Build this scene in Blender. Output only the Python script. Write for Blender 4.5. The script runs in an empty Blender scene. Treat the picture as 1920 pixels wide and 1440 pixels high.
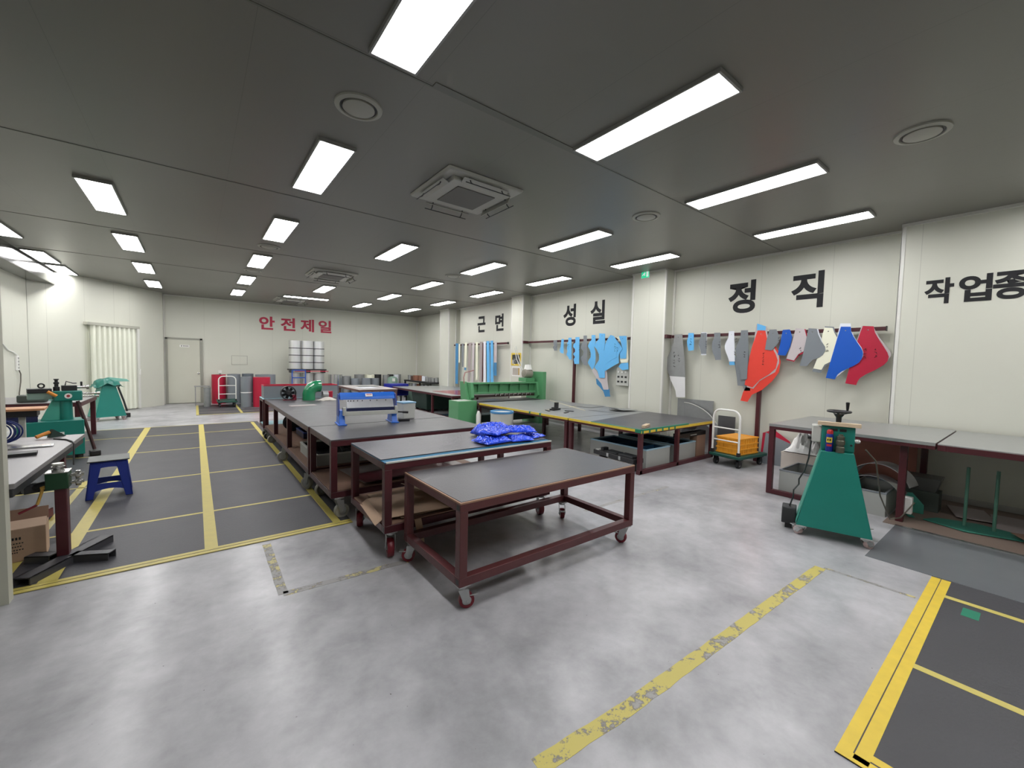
import bpy, bmesh, math, random
from mathutils import Vector, Matrix, noise

scene = bpy.context.scene
C = scene.collection
PI = math.pi
random.seed(7)

# ---------------------------------------------------------------- camera
CAM_Z = 1.6
YAW, PITCH, ROLL = 0.6577, 0.05248, 0.0227
cam_data = bpy.data.cameras.new('camera')
cam = bpy.data.objects.new('camera', cam_data)
C.objects.link(cam)
cam_data.sensor_fit = 'HORIZONTAL'
cam_data.sensor_width = 36.0
cam_data.lens = 769.5 / 1920 * 36.0
cam_data.clip_start = 0.05
fw = Vector((math.sin(YAW) * math.cos(PITCH), math.cos(YAW) * math.cos(PITCH), -math.sin(PITCH)))
rt = Vector((math.cos(YAW), -math.sin(YAW), 0))
up = rt.cross(fw)
rt2 = rt * math.cos(ROLL) + up * math.sin(ROLL)
up2 = -rt * math.sin(ROLL) + up * math.cos(ROLL)
M = Matrix((rt2, up2, -fw)).transposed().to_4x4()
M.translation = (0, 0, CAM_Z)
cam.matrix_world = M
scene.camera = cam

# ---------------------------------------------------------------- world, exposure
world = bpy.data.worlds.new('world')
scene.world = world
world.use_nodes = True
world.node_tree.nodes['Background'].inputs[0].default_value = (0.8, 0.85, 0.9, 1)
world.node_tree.nodes['Background'].inputs[1].default_value = 0.02
scene.view_settings.view_transform = 'Standard'
scene.view_settings.look = 'None'
scene.view_settings.gamma = 1.0
scene.view_settings.use_curve_mapping = False
scene.view_settings.exposure = 0.0
LAMP_POWER = 25.0          # emission strength of every ceiling lamp diffuser
CEIL = 3.53

# ---------------------------------------------------------------- materials
def lin(c):
    c = c / 255.0
    return c / 12.92 if c <= 0.04045 else ((c + 0.055) / 1.055) ** 2.4

def rgb(r, g, b):
    return (lin(r), lin(g), lin(b), 1)

MATS = {}
def mat(name, col, rough=0.5, metal=0.0, var=0.12, scale=6.0, bump=0.0, bscale=60.0, spec=0.5, coat=0.0, trans=0.0, emit=0.0):
    """Principled material whose colour and roughness wander with a noise texture."""
    if name in MATS:
        return MATS[name]
    m = bpy.data.materials.new(name)
    m.use_nodes = True
    nt = m.node_tree
    b = nt.nodes['Principled BSDF']
    tc = nt.nodes.new('ShaderNodeTexCoord')
    nz = nt.nodes.new('ShaderNodeTexNoise')
    nz.inputs['Scale'].default_value = scale
    nz.inputs['Detail'].default_value = 5
    nt.links.new(tc.outputs['Object'], nz.inputs['Vector'])
    mx = nt.nodes.new('ShaderNodeMix')
    mx.data_type = 'RGBA'
    c = rgb(*col)
    mx.inputs[6].default_value = tuple(x * (1 - var) for x in c[:3]) + (1,)
    mx.inputs[7].default_value = tuple(min(1, x * (1 + var)) for x in c[:3]) + (1,)
    nt.links.new(nz.outputs['Fac'], mx.inputs[0])
    nt.links.new(mx.outputs[2], b.inputs['Base Color'])
    mr = nt.nodes.new('ShaderNodeMapRange')
    mr.inputs['To Min'].default_value = max(0.03, rough * 0.85)
    mr.inputs['To Max'].default_value = min(1, rough * 1.15)
    nt.links.new(nz.outputs['Fac'], mr.inputs['Value'])
    nt.links.new(mr.outputs['Result'], b.inputs['Roughness'])
    b.inputs['Metallic'].default_value = metal
    b.inputs['Specular IOR Level'].default_value = spec
    b.inputs['Coat Weight'].default_value = coat
    b.inputs['Transmission Weight'].default_value = trans
    if emit:
        b.inputs['Emission Color'].default_value = c
        b.inputs['Emission Strength'].default_value = emit
    if bump:
        n2 = nt.nodes.new('ShaderNodeTexNoise')
        n2.inputs['Scale'].default_value = bscale
        n2.inputs['Detail'].default_value = 4
        nt.links.new(tc.outputs['Object'], n2.inputs['Vector'])
        bp = nt.nodes.new('ShaderNodeBump')
        bp.inputs['Strength'].default_value = bump
        bp.inputs['Distance'].default_value = 0.02
        nt.links.new(n2.outputs['Fac'], bp.inputs['Height'])
        nt.links.new(bp.outputs['Normal'], b.inputs['Normal'])
    MATS[name] = m
    return m

def seam_mat(name, col, rough, axes, var=0.05, scale=0.6, seam=0.45, spec=0.4):
    """Painted sandwich panel: thin dark joints every «pitch» metres along the given axes [(axis, pitch, offset, width)]."""
    m = mat(name, col, rough, 0.0, var, scale, spec=spec)
    nt = m.node_tree
    b = nt.nodes['Principled BSDF']
    src = b.inputs['Base Color'].links[0].from_socket
    geo = nt.nodes.new('ShaderNodeNewGeometry')
    sep = nt.nodes.new('ShaderNodeSeparateXYZ')
    nt.links.new(geo.outputs['Position'], sep.inputs[0])
    fac = None
    for ax, pitch, off, w in axes:
        a = nt.nodes.new('ShaderNodeMath'); a.operation = 'ADD'; a.inputs[1].default_value = 100 * pitch - off
        nt.links.new(sep.outputs[ax], a.inputs[0])
        md = nt.nodes.new('ShaderNodeMath'); md.operation = 'MODULO'; md.inputs[1].default_value = pitch
        nt.links.new(a.outputs[0], md.inputs[0])
        lt = nt.nodes.new('ShaderNodeMath'); lt.operation = 'LESS_THAN'; lt.inputs[1].default_value = w
        nt.links.new(md.outputs[0], lt.inputs[0])
        if fac is None:
            fac = lt.outputs[0]
        else:
            mxm = nt.nodes.new('ShaderNodeMath'); mxm.operation = 'MAXIMUM'
            nt.links.new(fac, mxm.inputs[0]); nt.links.new(lt.outputs[0], mxm.inputs[1])
            fac = mxm.outputs[0]
    mx = nt.nodes.new('ShaderNodeMix'); mx.data_type = 'RGBA'
    nt.links.new(fac, mx.inputs[0])
    nt.links.new(src, mx.inputs[6])
    c = rgb(*col)
    mx.inputs[7].default_value = tuple(x * seam for x in c[:3]) + (1,)
    nt.links.new(mx.outputs[2], b.inputs['Base Color'])
    return m

def concrete_mat():
    m = bpy.data.materials.new('concrete_floor')
    m.use_nodes = True
    nt = m.node_tree
    b = nt.nodes['Principled BSDF']
    tc = nt.nodes.new('ShaderNodeNewGeometry')
    def noise_node(s, d, rough=0.6, dist=0.0):
        n = nt.nodes.new('ShaderNodeTexNoise')
        n.inputs['Scale'].default_value = s
        n.inputs['Detail'].default_value = d
        n.inputs['Roughness'].default_value = rough
        n.inputs['Distortion'].default_value = dist
        nt.links.new(tc.outputs['Position'], n.inputs['Vector'])
        return n
    n1 = noise_node(0.9, 8, 0.55, 0.2)
    n2 = noise_node(5.0, 7, 0.6, 0.3)
    ad = nt.nodes.new('ShaderNodeMath'); ad.operation = 'MULTIPLY_ADD'; ad.inputs[1].default_value = 0.4
    nt.links.new(n2.outputs['Fac'], ad.inputs[0]); nt.links.new(n1.outputs['Fac'], ad.inputs[2])
    cr = nt.nodes.new('ShaderNodeValToRGB')
    cr.color_ramp.elements[0].position = 0.0; cr.color_ramp.elements[0].color = rgb(92, 93, 95)
    cr.color_ramp.elements[1].position = 1.0; cr.color_ramp.elements[1].color = rgb(204, 204, 208)
    n4 = noise_node(2.6, 9, 0.68, 0.0)
    ad2 = nt.nodes.new('ShaderNodeMath'); ad2.operation = 'MULTIPLY_ADD'; ad2.inputs[1].default_value = 0.6
    nt.links.new(n4.outputs['Fac'], ad2.inputs[0]); nt.links.new(ad.outputs[0], ad2.inputs[2])
    fit = nt.nodes.new('ShaderNodeMapRange'); fit.inputs['From Min'].default_value = 0.55; fit.inputs['From Max'].default_value = 1.45
    nt.links.new(ad2.outputs[0], fit.inputs['Value'])
    nt.links.new(fit.outputs['Result'], cr.inputs[0])
    n3 = noise_node(55, 1, 0.4)
    sp = nt.nodes.new('ShaderNodeValToRGB')
    sp.color_ramp.elements[0].position = 0.80; sp.color_ramp.elements[0].color = (0, 0, 0, 1)
    sp.color_ramp.elements[1].position = 0.83; sp.color_ramp.elements[1].color = (1, 1, 1, 1)
    nt.links.new(n3.outputs['Fac'], sp.inputs[0])
    mx = nt.nodes.new('ShaderNodeMix'); mx.data_type = 'RGBA'
    nt.links.new(sp.outputs[0], mx.inputs[0]); nt.links.new(cr.outputs[0], mx.inputs[6]); mx.inputs[7].default_value = rgb(95, 93, 92)
    nt.links.new(mx.outputs[2], b.inputs['Base Color'])
    mr = nt.nodes.new('ShaderNodeMapRange')
    mr.inputs['From Min'].default_value = 0.25; mr.inputs['From Max'].default_value = 1.15
    mr.inputs['To Min'].default_value = 0.46; mr.inputs['To Max'].default_value = 0.285
    nt.links.new(ad.outputs[0], mr.inputs['Value'])
    nt.links.new(mr.outputs['Result'], b.inputs['Roughness'])
    b.inputs['Specular IOR Level'].default_value = 0.6
    b.inputs['Coat Weight'].default_value = 0.2
    b.inputs['Coat Roughness'].default_value = 0.2
    return m

def worn_tape_mat(name, col, thresh):
    """Yellow floor tape that has flaked away in places down to dark residue."""
    m = bpy.data.materials.new(name)
    m.use_nodes = True
    nt = m.node_tree
    b = nt.nodes['Principled BSDF']
    g = nt.nodes.new('ShaderNodeNewGeometry')
    n = nt.nodes.new('ShaderNodeTexNoise'); n.inputs['Scale'].default_value = 7; n.inputs['Detail'].default_value = 9; n.inputs['Roughness'].default_value = 0.7
    nt.links.new(g.outputs['Position'], n.inputs['Vector'])
    cr = nt.nodes.new('ShaderNodeValToRGB')
    e = cr.color_ramp.elements
    e[0].position = thresh; e[0].color = rgb(112, 110, 106)
    e[1].position = thresh + 0.03; e[1].color = rgb(*col)
    x = e.new(thresh - 0.05); x.color = rgb(150, 149, 147)
    nt.links.new(n.outputs['Fac'], cr.inputs[0])
    nt.links.new(cr.outputs[0], b.inputs['Base Color'])
    b.inputs['Roughness'].default_value = 0.5
    MATS[name] = m
    return m

wall_m = seam_mat('panel_wall', (204, 205, 193), 0.42, [(0, 1.0, 0.25, 0.006), (1, 1.0, 0.05, 0.006)], seam=0.8)
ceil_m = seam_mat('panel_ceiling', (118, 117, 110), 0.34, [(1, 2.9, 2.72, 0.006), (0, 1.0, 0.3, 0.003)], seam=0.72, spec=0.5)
trim_m = mat('white_trim', (214, 214, 208), 0.35, 0.0, 0.04, 3)
alu_m = mat('aluminium_trim', (190, 190, 188), 0.35, 0.6, 0.06, 5)
conc_m = concrete_mat()
MATS['conc'] = conc_m
mar = mat('maroon_paint', (72, 26, 33), 0.38, 0.0, 0.22, 9, 0.05, 40)
mar2 = mat('worn_maroon_paint', (84, 40, 42), 0.42, 0.0, 0.25, 7, 0.06, 30)
rub = mat('black_rubber_top', (70, 69, 73), 0.38, 0.0, 0.3, 5, 0.08, 90, spec=0.5)
rub2 = mat('scuffed_rubber_top', (80, 78, 84), 0.36, 0.0, 0.75, 7, 0.14, 40, spec=0.5)
matm = mat('floor_mat_rubber', (66, 66, 70), 0.48, 0.0, 0.18, 3, 0.1, 70, spec=0.4)
yel = mat('yellow_tape', (194, 180, 96), 0.45, 0.0, 0.14, 14)
yel2 = mat('strong_yellow_tape', (214, 186, 62), 0.45, 0.0, 0.14, 14)
grn_tape = mat('green_tape', (24, 120, 92), 0.5, 0.0, 0.2, 20)
galv = mat('galvanised_steel', (178, 180, 180), 0.345, 0.75, 0.14, 14)
galv_d = mat('dull_galvanised_steel', (150, 152, 152), 0.42, 0.55, 0.16, 9)
shiny = mat('bright_sheet_metal', (225, 226, 228), 0.2, 0.95, 0.06, 6)
alu_w = mat('pale_aluminium_sheet', (232, 232, 234), 0.35, 0.35, 0.05, 6)
roll_s = mat('silver_roll_sheet', (222, 223, 224), 0.35, 0.85, 0.04, 2)
steel = mat('bare_steel', (190, 190, 188), 0.22, 0.9, 0.1, 20)
black = mat('black_plastic', (26, 26, 28), 0.4, 0.0, 0.15, 20)
black_s = mat('black_steel', (42, 43, 45), 0.45, 0.2, 0.2, 12)
teal = mat('teal_paint', (18, 120, 108), 0.4, 0.0, 0.1, 5, 0.03, 60)
teal_l = mat('pale_teal_paint', (70, 158, 140), 0.4, 0.0, 0.1, 5)
gshear = mat('machine_green_paint', (86, 148, 102), 0.38, 0.0, 0.1, 5, 0.03, 60)
dgreen = mat('dark_green_paint', (28, 52, 44), 0.5, 0.0, 0.2, 6)
blue_p = mat('bright_blue_paint', (24, 104, 208), 0.35, 0.0, 0.08, 6)
blue_d = mat('deep_blue_paint', (26, 62, 150), 0.4, 0.0, 0.12, 6)
navy = mat('navy_paint', (22, 30, 70), 0.4, 0.0, 0.12, 8)
light_g = mat('light_grey_paint', (186, 188, 182), 0.4, 0.0, 0.08, 6)
grey_p = mat('grey_pvc_sheet', (122, 128, 134), 0.42, 0.0, 0.06, 4)
grey_b = mat('grey_box_paint', (158, 160, 156), 0.45, 0.0, 0.08, 4)
red_p = mat('crimson_coated_sheet', (176, 24, 56), 0.4, 0.0, 0.06, 4)
orange_p = mat('vermilion_coated_sheet', (226, 66, 52), 0.42, 0.0, 0.05, 4)
blue_s = mat('royal_blue_coated_sheet', (14, 84, 184), 0.38, 0.0, 0.06, 4)
sky_p = mat('sky_blue_film', (98, 178, 232), 0.38, 0.0, 0.06, 5)
sky_d = mat('steel_blue_film', (62, 128, 176), 0.4, 0.0, 0.08, 5)
cream_p = mat('cream_coated_sheet', (232, 232, 210), 0.45, 0.0, 0.04, 4)
white_p = mat('white_coated_sheet', (226, 230, 238), 0.45, 0.0, 0.04, 4)
beige_p = mat('beige_coated_sheet', (190, 182, 184), 0.45, 0.0, 0.06, 4)
taupe_p = mat('taupe_coated_sheet', (158, 148, 146), 0.45, 0.0, 0.06, 4)
card = mat('cardboard', (176, 148, 124), 0.8, 0.0, 0.12, 8, 0.05, 80)
card_d = mat('dark_cardboard', (140, 112, 94), 0.8, 0.0, 0.14, 8)
wood = mat('pale_wood', (202, 182, 154), 0.6, 0.0, 0.2, 12)
white = mat('white_plastic', (228, 228, 224), 0.4, 0.0, 0.04, 8)
paper = mat('white_paper', (236, 236, 234), 0.8, 0.0, 0.04, 8)
red_wheel = mat('red_urethane', (112, 22, 36), 0.4, 0.0, 0.1, 10)
orange_c = mat('orange_plastic', (228, 158, 44), 0.45, 0.0, 0.08, 8)
foil = mat('blue_foil_bag', (24, 72, 220), 0.2, 0.55, 0.3, 22, 1.0, 30, coat=0.6)
stool_b = mat('blue_plastic', (24, 48, 140), 0.4, 0.0, 0.08, 8)
lamp_m = bpy.data.materials.new('lamp_diffuser')
lamp_m.use_nodes = True
_nt = lamp_m.node_tree
_b = _nt.nodes['Principled BSDF']
_b.inputs['Base Color'].default_value = (0.9, 0.9, 0.9, 1)
_b.inputs['Emission Color'].default_value = (1.0, 0.985, 0.985, 1)
_b.inputs['Emission Strength'].default_value = LAMP_POWER
ink = mat('black_lettering', (16, 17, 22), 0.7, 0.0, 0.08, 10)
red_ink = mat('crimson_lettering', (176, 34, 66), 0.5, 0.0, 0.08, 10)

# ---------------------------------------------------------------- mesh helper
class MB:
    def __init__(self):
        self.v = []
        self.f = []
    def add(self, vs, fs):
        n = len(self.v)
        self.v += [Vector(p) for p in vs]
        self.f += [[i + n for i in q] for q in fs]
        return self
    def box(self, c, s, rz=0.0, R=None):
        hx, hy, hz = s[0] / 2, s[1] / 2, s[2] / 2
        pts = [Vector((x, y, z)) for x in (-hx, hx) for y in (-hy, hy) for z in (-hz, hz)]
        rot = R if R is not None else Matrix.Rotation(rz, 3, 'Z')
        c = Vector(c)
        return self.add([rot @ p + c for p in pts],
                        [(0, 1, 3, 2), (4, 6, 7, 5), (0, 4, 5, 1), (2, 3, 7, 6), (0, 2, 6, 4), (1, 5, 7, 3)])
    def bx(self, x0, x1, y0, y1, z0, z1):
        return self.box(((x0 + x1) / 2, (y0 + y1) / 2, (z0 + z1) / 2), (abs(x1 - x0), abs(y1 - y0), abs(z1 - z0)))
    def hexa(self, lo, hi):
        """four lower points and four upper points, same winding (counter-clockwise from above)"""
        return self.add(list(lo) + list(hi), [(3, 2, 1, 0), (4, 5, 6, 7), (0, 1, 5, 4), (1, 2, 6, 5), (2, 3, 7, 6), (3, 0, 4, 7)])
    def cyl(self, p0, p1, r0, r1=None, n=20, caps=True):
        p0, p1 = Vector(p0), Vector(p1)
        r1 = r0 if r1 is None else r1
        d = (p1 - p0).normalized()
        a = d.orthogonal().normalized()
        b = d.cross(a)
        vs = []
        for p, r in ((p0, r0), (p1, r1)):
            for i in range(n):
                t = 2 * PI * i / n
                vs.append(p + a * r * math.cos(t) + b * r * math.sin(t))
        fs = [(i, (i + 1) % n, n + (i + 1) % n, n + i) for i in range(n)]
        if caps:
            fs += [tuple(range(n))[::-1], tuple(range(n, 2 * n))]
        return self.add(vs, fs)
    def tube(self, pts, r, n=8, closed=False):
        pts = [Vector(p) for p in pts]
        m = len(pts)
        vs = []
        a = None
        for i, p in enumerate(pts):
            q0 = pts[(i - 1) % m] if (closed or i) else p
            q1 = pts[(i + 1) % m] if (closed or i < m - 1) else p
            d = (q1 - q0).normalized()
            if a is None:
                a = d.orthogonal().normalized()
            a = (a - d * a.dot(d))
            a = a.normalized() if a.length > 1e-6 else d.orthogonal().normalized()
            b = d.cross(a)
            for k in range(n):
                t = 2 * PI * k / n
                vs.append(p + a * r * math.cos(t) + b * r * math.sin(t))
        fs = []
        for i in range(m if closed else m - 1):
            j = (i + 1) % m
            for k in range(n):
                fs.append((i * n + k, i * n + (k + 1) % n, j * n + (k + 1) % n, j * n + k))
        if not closed:
            fs += [tuple(range(n))[::-1], tuple((m - 1) * n + k for k in range(n))]
        return self.add(vs, fs)
    def prism(self, poly, o, u, v, w):
        """polygon in the plane (o,u,v) pushed along w"""
        o, u, v, w = Vector(o), Vector(u), Vector(v), Vector(w)
        n = len(poly)
        vs = [o + u * a + v * b for a, b in poly]
        vs += [p + w for p in vs]
        fs = [tuple(range(n))[::-1], tuple(range(n, 2 * n))] + [(i, (i + 1) % n, n + (i + 1) % n, n + i) for i in range(n)]
        return self.add(vs, fs)
    def lathe(self, prof, c, n=24, axis='Z', closed=False):
        c = Vector(c)
        vs = []
        for r, z in prof:
            for k in range(n):
                t = 2 * PI * k / n
                p = (r * math.cos(t), r * math.sin(t), z)
                if axis == 'X': p = (z, p[0], p[1])
                if axis == 'Y': p = (p[0], z, p[1])
                vs.append(c + Vector(p))
        m = len(prof)
        fs = [(i * n + k, i * n + (k + 1) % n, (i + 1) * n + (k + 1) % n, (i + 1) * n + k) for i in range(m - 1) for k in range(n)]
        if closed:
            fs += [((m - 1) * n + k, (m - 1) * n + (k + 1) % n, (k + 1) % n, k) for k in range(n)]
        else:
            fs += [tuple(range(n))[::-1], tuple((m - 1) * n + k for k in range(n))]
        return self.add(vs, fs)
    def grid(self, fn, nu, nv, thick=0.0):
        """sheet fn(u,v) for u,v in 0..1, given a small thickness along its normal"""
        P = [[Vector(fn(i / nu, j / nv)) for j in range(nv + 1)] for i in range(nu + 1)]
        def nrm(i, j):
            a = P[min(i + 1, nu)][j] - P[max(i - 1, 0)][j]
            b = P[i][min(j + 1, nv)] - P[i][max(j - 1, 0)]
            return a.cross(b).normalized()
        top = [P[i][j] for i in range(nu + 1) for j in range(nv + 1)]
        idx = lambda i, j: i * (nv + 1) + j
        fs = [(idx(i, j), idx(i + 1, j), idx(i + 1, j + 1), idx(i, j + 1)) for i in range(nu) for j in range(nv)]
        if not thick:
            return self.add(top, fs)
        bot = [P[i][j] - nrm(i, j) * thick for i in range(nu + 1) for j in range(nv + 1)]
        N = len(top)
        fb = [tuple(N + q for q in reversed(f)) for f in fs]
        rim = [(idx(i, 0)) for i in range(nu)] + [idx(nu, j) for j in range(nv)] + [idx(i, nv) for i in range(nu, 0, -1)] + [idx(0, j) for j in range(nv, 0, -1)]
        L = len(rim)
        fr = [(rim[k], N + rim[k], N + rim[(k + 1) % L], rim[(k + 1) % L]) for k in range(L)]
        return self.add(top + bot, fs + fb + fr)
    def build(self, name, m, parent=None, bevel=0.0, smooth=True, angle=0.6):
        me = bpy.data.meshes.new(name)
        me.from_pydata([tuple(p) for p in self.v], [], self.f)
        bm = bmesh.new(); bm.from_mesh(me)
        bmesh.ops.recalc_face_normals(bm, faces=bm.faces)
        bm.to_mesh(me); bm.free()
        if smooth:
            me.polygons.foreach_set('use_smooth', [True] * len(me.polygons))
            me.set_sharp_from_angle(angle=angle)
        me.materials.append(m)
        o = bpy.data.objects.new(name, me)
        C.objects.link(o)
        if parent is not None:
            o.parent = parent
        if bevel:
            b = o.modifiers.new('edge', 'BEVEL')
            b.width = bevel; b.segments = 2; b.limit_method = 'ANGLE'; b.angle_limit = 0.7
        return o

def tag(o, label, cat, group=None, kind=None):
    o['label'] = label
    o['category'] = cat
    if group: o['group'] = group
    if kind: o['kind'] = kind
    return o

def thing(name, label, cat, loc=(0, 0, 0), rz=0.0, group=None):
    o = bpy.data.objects.new(name, None)
    o.empty_display_size = 0.1
    C.objects.link(o)
    o.location = loc
    o.rotation_euler = (0, 0, rz)
    return tag(o, label, cat, group)

def struct(name, mb, m, bevel=0.0, parent=None):
    o = mb.build(name, m, parent, bevel)
    if parent is None:
        o['kind'] = 'structure'
    return o

def dup(root, loc, rz=None, label=None, group=None):
    r = root.copy(); C.objects.link(r)
    r.location = loc
    if rz is not None: r.rotation_euler = (0, 0, rz)
    if label: r['label'] = label
    if group: r['group'] = group
    for ch in list(root.children):
        c = ch.copy(); C.objects.link(c); c.parent = r
        for g in list(ch.children):
            d = g.copy(); C.objects.link(d); d.parent = c
    return r

# ---------------------------------------------------------------- room shell
XW, XR, YB, XL, YF = 7.43, 7.73, 17.35, -2.98, -4.0
YC = 16.95                       # end of the angled wall, by the door in the far corner
struct('floor', MB().bx(XL - 0.2, 8.2, YF - 0.2, YB + 0.2, -0.2, 0.0), conc_m)
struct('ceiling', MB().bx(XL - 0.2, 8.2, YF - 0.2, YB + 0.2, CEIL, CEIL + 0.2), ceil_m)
struct('wall_back', MB().bx(-1.2, 8.2, YB, YB + 0.2, 0, CEIL), wall_m)
struct('wall_front', MB().bx(XL - 0.2, 8.2, YF - 0.2, YF, 0, CEIL), wall_m)
w = MB()
w.bx(XW, 8.0, YF, 1.25, 0, CEIL)                       # near stretch of the right-hand wall stands proud
w.bx(XR, 8.0, 1.25, 13.2, 0, CEIL)
w.bx(XR + 0.2, 8.2, 13.2, YB, 0, CEIL)
struct('wall_right', w, wall_m)
for i, (y0, y1) in enumerate(((4.68, 5.47), (9.17, 9.72), (13.5, 14.2))):
    struct('column' if i == 0 else 'column.%03d' % i, MB().bx(XW, 8.0, y0, y1, 0, CEIL), wall_m)
struct('wall_left', MB().bx(XL - 0.2, XL, YF, 14.03, 0, CEIL), wall_m)
DA, DB = Vector((-0.79, YC, 0)), Vector((-2.98, 14.05, 0))
dd = (DB - DA).normalized(); dn = Vector((-dd.y, dd.x, 0))
if dn.y < 0: dn = -dn
w = MB()
w.prism([(0, 0), (0, 1), (1, 1), (1, 0)], DA, DB - DA, Vector((0, 0, CEIL)), dn * 0.2)
w.bx(-1.0, -0.79, YC, YB, 0, CEIL)
struct('wall_diagonal', w, wall_m)
struct('pillar', MB().bx(-1.5, -0.955, 3.92, 4.0, 0, CEIL), mat('pillar_panel', (178, 178, 164), 0.45, 0, 0.06, 3))
struct('trim_1', MB().bx(XL, -2.62, YF, 14.5, 3.2, CEIL), mat('soffit_panel', (62, 62, 60), 0.14, 0.0, 0.06, 2, spec=0.8))
# corner angles, ceiling coves and the aluminium base channel
t = MB()
for y in (1.25,):
    t.bx(XW - 0.006, XW + 0.05, y - 0.002, y + 0.006, 0, CEIL)
    t.bx(XW - 0.006, XW, y - 0.04, y + 0.004, 0, CEIL)
for y0, y1 in ((4.68, 5.47), (9.17, 9.72), (13.5, 14.2)):
    t.bx(XW - 0.005, XW, y0 - 0.004, y0 + 0.035, 0, CEIL)
    t.bx(XW - 0.005, XW, y1 - 0.035, y1 + 0.004, 0, CEIL)
    t.bx(XW - 0.005, XW + 0.035, y0 - 0.005, y0, 0, CEIL)
    t.bx(XR - 0.035, XR, y0 - 0.035, y0, 0, CEIL)
    t.bx(XR - 0.03, XR, y1, y1 + 0.03, 0, CEIL)
t.bx(XR + 0.165, XR + 0.2, YB - 0.035, YB, 0, CEIL)
t.bx(-0.79, -0.76, YB - 0.03, YB, 0, CEIL)
struct('trim_2', t, trim_m)
t = MB()
t.bx(XW - 0.03, XW, YF, 1.25, CEIL - 0.035, CEIL)
for y0, y1 in ((1.25, 4.68), (5.47, 9.17), (9.72, 13.5)):
    t.bx(XR - 0.03, XR, y0, y1, CEIL - 0.03, CEIL)
for y0, y1 in ((4.68, 5.47), (9.17, 9.72), (13.5, 14.2)):
    t.bx(XW - 0.03, XW, y0, y1, CEIL - 0.03, CEIL)
t.bx(-0.79, XR, YB - 0.03, YB, CEIL - 0.03, CEIL)
struct('trim_3', t, trim_m)
t = MB()
t.bx(XW - 0.02, XW, YF, 1.25, 0, 0.07)
for y0, y1 in ((1.25, 4.68), (5.47, 9.17), (9.72, 13.5)):
    t.bx(XR - 0.02, XR, y0, y1, 0, 0.06)
struct('baseboard_right', t, alu_m)
t = MB()
t.bx(0.3, XR, YB - 0.02, YB, 0, 0.06)
struct('baseboard_back', t, alu_m)
# ceiling joint strips across the room
t = MB()
for y in (2.72,):
    t.bx(1.35, 3.0, y - 0.035, y + 0.02, CEIL - 0.006, CEIL)
t.bx(XL, XR, 2.74, 2.755, CEIL - 0.004, CEIL)
for y in (5.62, 8.9, 11.6):
    t.bx(XL, XR, y - 0.012, y + 0.012, CEIL - 0.004, CEIL)
struct('trim_4', t, mat('ceiling_joint', (104, 104, 98), 0.35, 0, 0.04, 2))

# doors
d = MB(); d.bx(-0.70, 0.13, YB - 0.045, YB - 0.005, 0.02, 2.1)
door = struct('door_1', d, mat('door_paint', (196, 196, 182), 0.4, 0, 0.04, 2), 0.004)
f = MB()
f.bx(-0.76, -0.70, YB - 0.06, YB, 0, 2.16); f.bx(0.13, 0.20, YB - 0.06, YB, 0, 2.16); f.bx(-0.76, 0.20, YB - 0.06, YB, 2.1, 2.16)
struct('door_frame', f, mat('door_frame_paint', (150, 150, 140), 0.4, 0.1, 0.04, 3), 0.003, door)
k = MB(); k.cyl((0.08, YB - 0.045, 1.0), (0.08, YB - 0.09, 1.0), 0.015); k.lathe([(0.01, 0), (0.03, 0.01), (0.033, 0.03), (0.02, 0.045)], (0.08, YB - 0.13, 1.0), 16, 'Y')
struct('door_knob', k, steel, 0, door)
s = MB(); s.bx(-0.40, -0.15, YB - 0.05, YB - 0.044, 1.86, 1.93)
struct('door_sign', s, white, 0, door)
s = MB()
s.bx(-0.36, -0.34, YB - 0.052, YB - 0.049, 1.875, 1.915)
for i in range(4):
    s.bx(-0.31 + i * 0.037, -0.285 + i * 0.037, YB - 0.052, YB - 0.049, 1.883, 1.907)
struct('door_sign_print', s, ink, 0, door)
# wide folding door in the angled wall
Lw = (DB - DA).length
def on_wall(s_, z, off=0.0):
    p = DA + dd * s_ - dn * off
    return Vector((p.x, p.y, z))
fd = MB()
s0, s1, NF = 0.96, 2.36, 10
pts = []
for i in range(NF * 6 + 1):
    u = i / (NF * 6)
    pts.append((s0 + (s1 - s0) * u, 0.055 + 0.045 * math.cos(2 * PI * u * NF)))
for i in range(len(pts) - 1):
    (a, oa), (b, ob) = pts[i], pts[i + 1]
    fd.add([on_wall(a, 0.03, oa), on_wall(b, 0.03, ob), on_wall(b, 2.32, ob), on_wall(a, 2.32, oa)], [(0, 1, 2, 3)])
    fd.add([on_wall(a, 0.03, oa - 0.012), on_wall(b, 0.03, ob - 0.012), on_wall(b, 2.32, ob - 0.012), on_wall(a, 2.32, oa - 0.012)], [(3, 2, 1, 0)])
fdo = struct('door_2', fd, mat('folding_door_vinyl', (224, 226, 212), 0.4, 0, 0.03, 3))
h = MB(); h.prism([(s0 - 0.04, 0), (s1 + 0.06, 0), (s1 + 0.06, 0.075), (s0 - 0.04, 0.075)], DA + Vector((0, 0, 2.32)) - dn * 0.1, dd, Vector((0, 0, 1)), dn * 0.1)
struct('door_rail', h, mat('rail_paint', (170, 170, 158), 0.4, 0, 0.04, 3), 0.002, fdo)
h = MB(); h.prism([(s0 - 0.03, 0), (s0 + 0.04, 0), (s0 + 0.04, 2.3), (s0 - 0.03, 2.3)], DA + Vector((0, 0, 0.02)) - dn * 0.1, dd, Vector((0, 0, 1)), dn * 0.05)
struct('door_stile', h, trim_m, 0.002, fdo)
h = MB(); h.prism([(s0 - 0.01, 0), (s0 + 0.025, 0), (s0 + 0.025, 0.16), (s0 - 0.01, 0.16)], DA + Vector((0, 0, 1.0)) - dn * 0.13, dd, Vector((0, 0, 1)), dn * 0.03)
struct('door_handle', h, white, 0.003, fdo)
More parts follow.
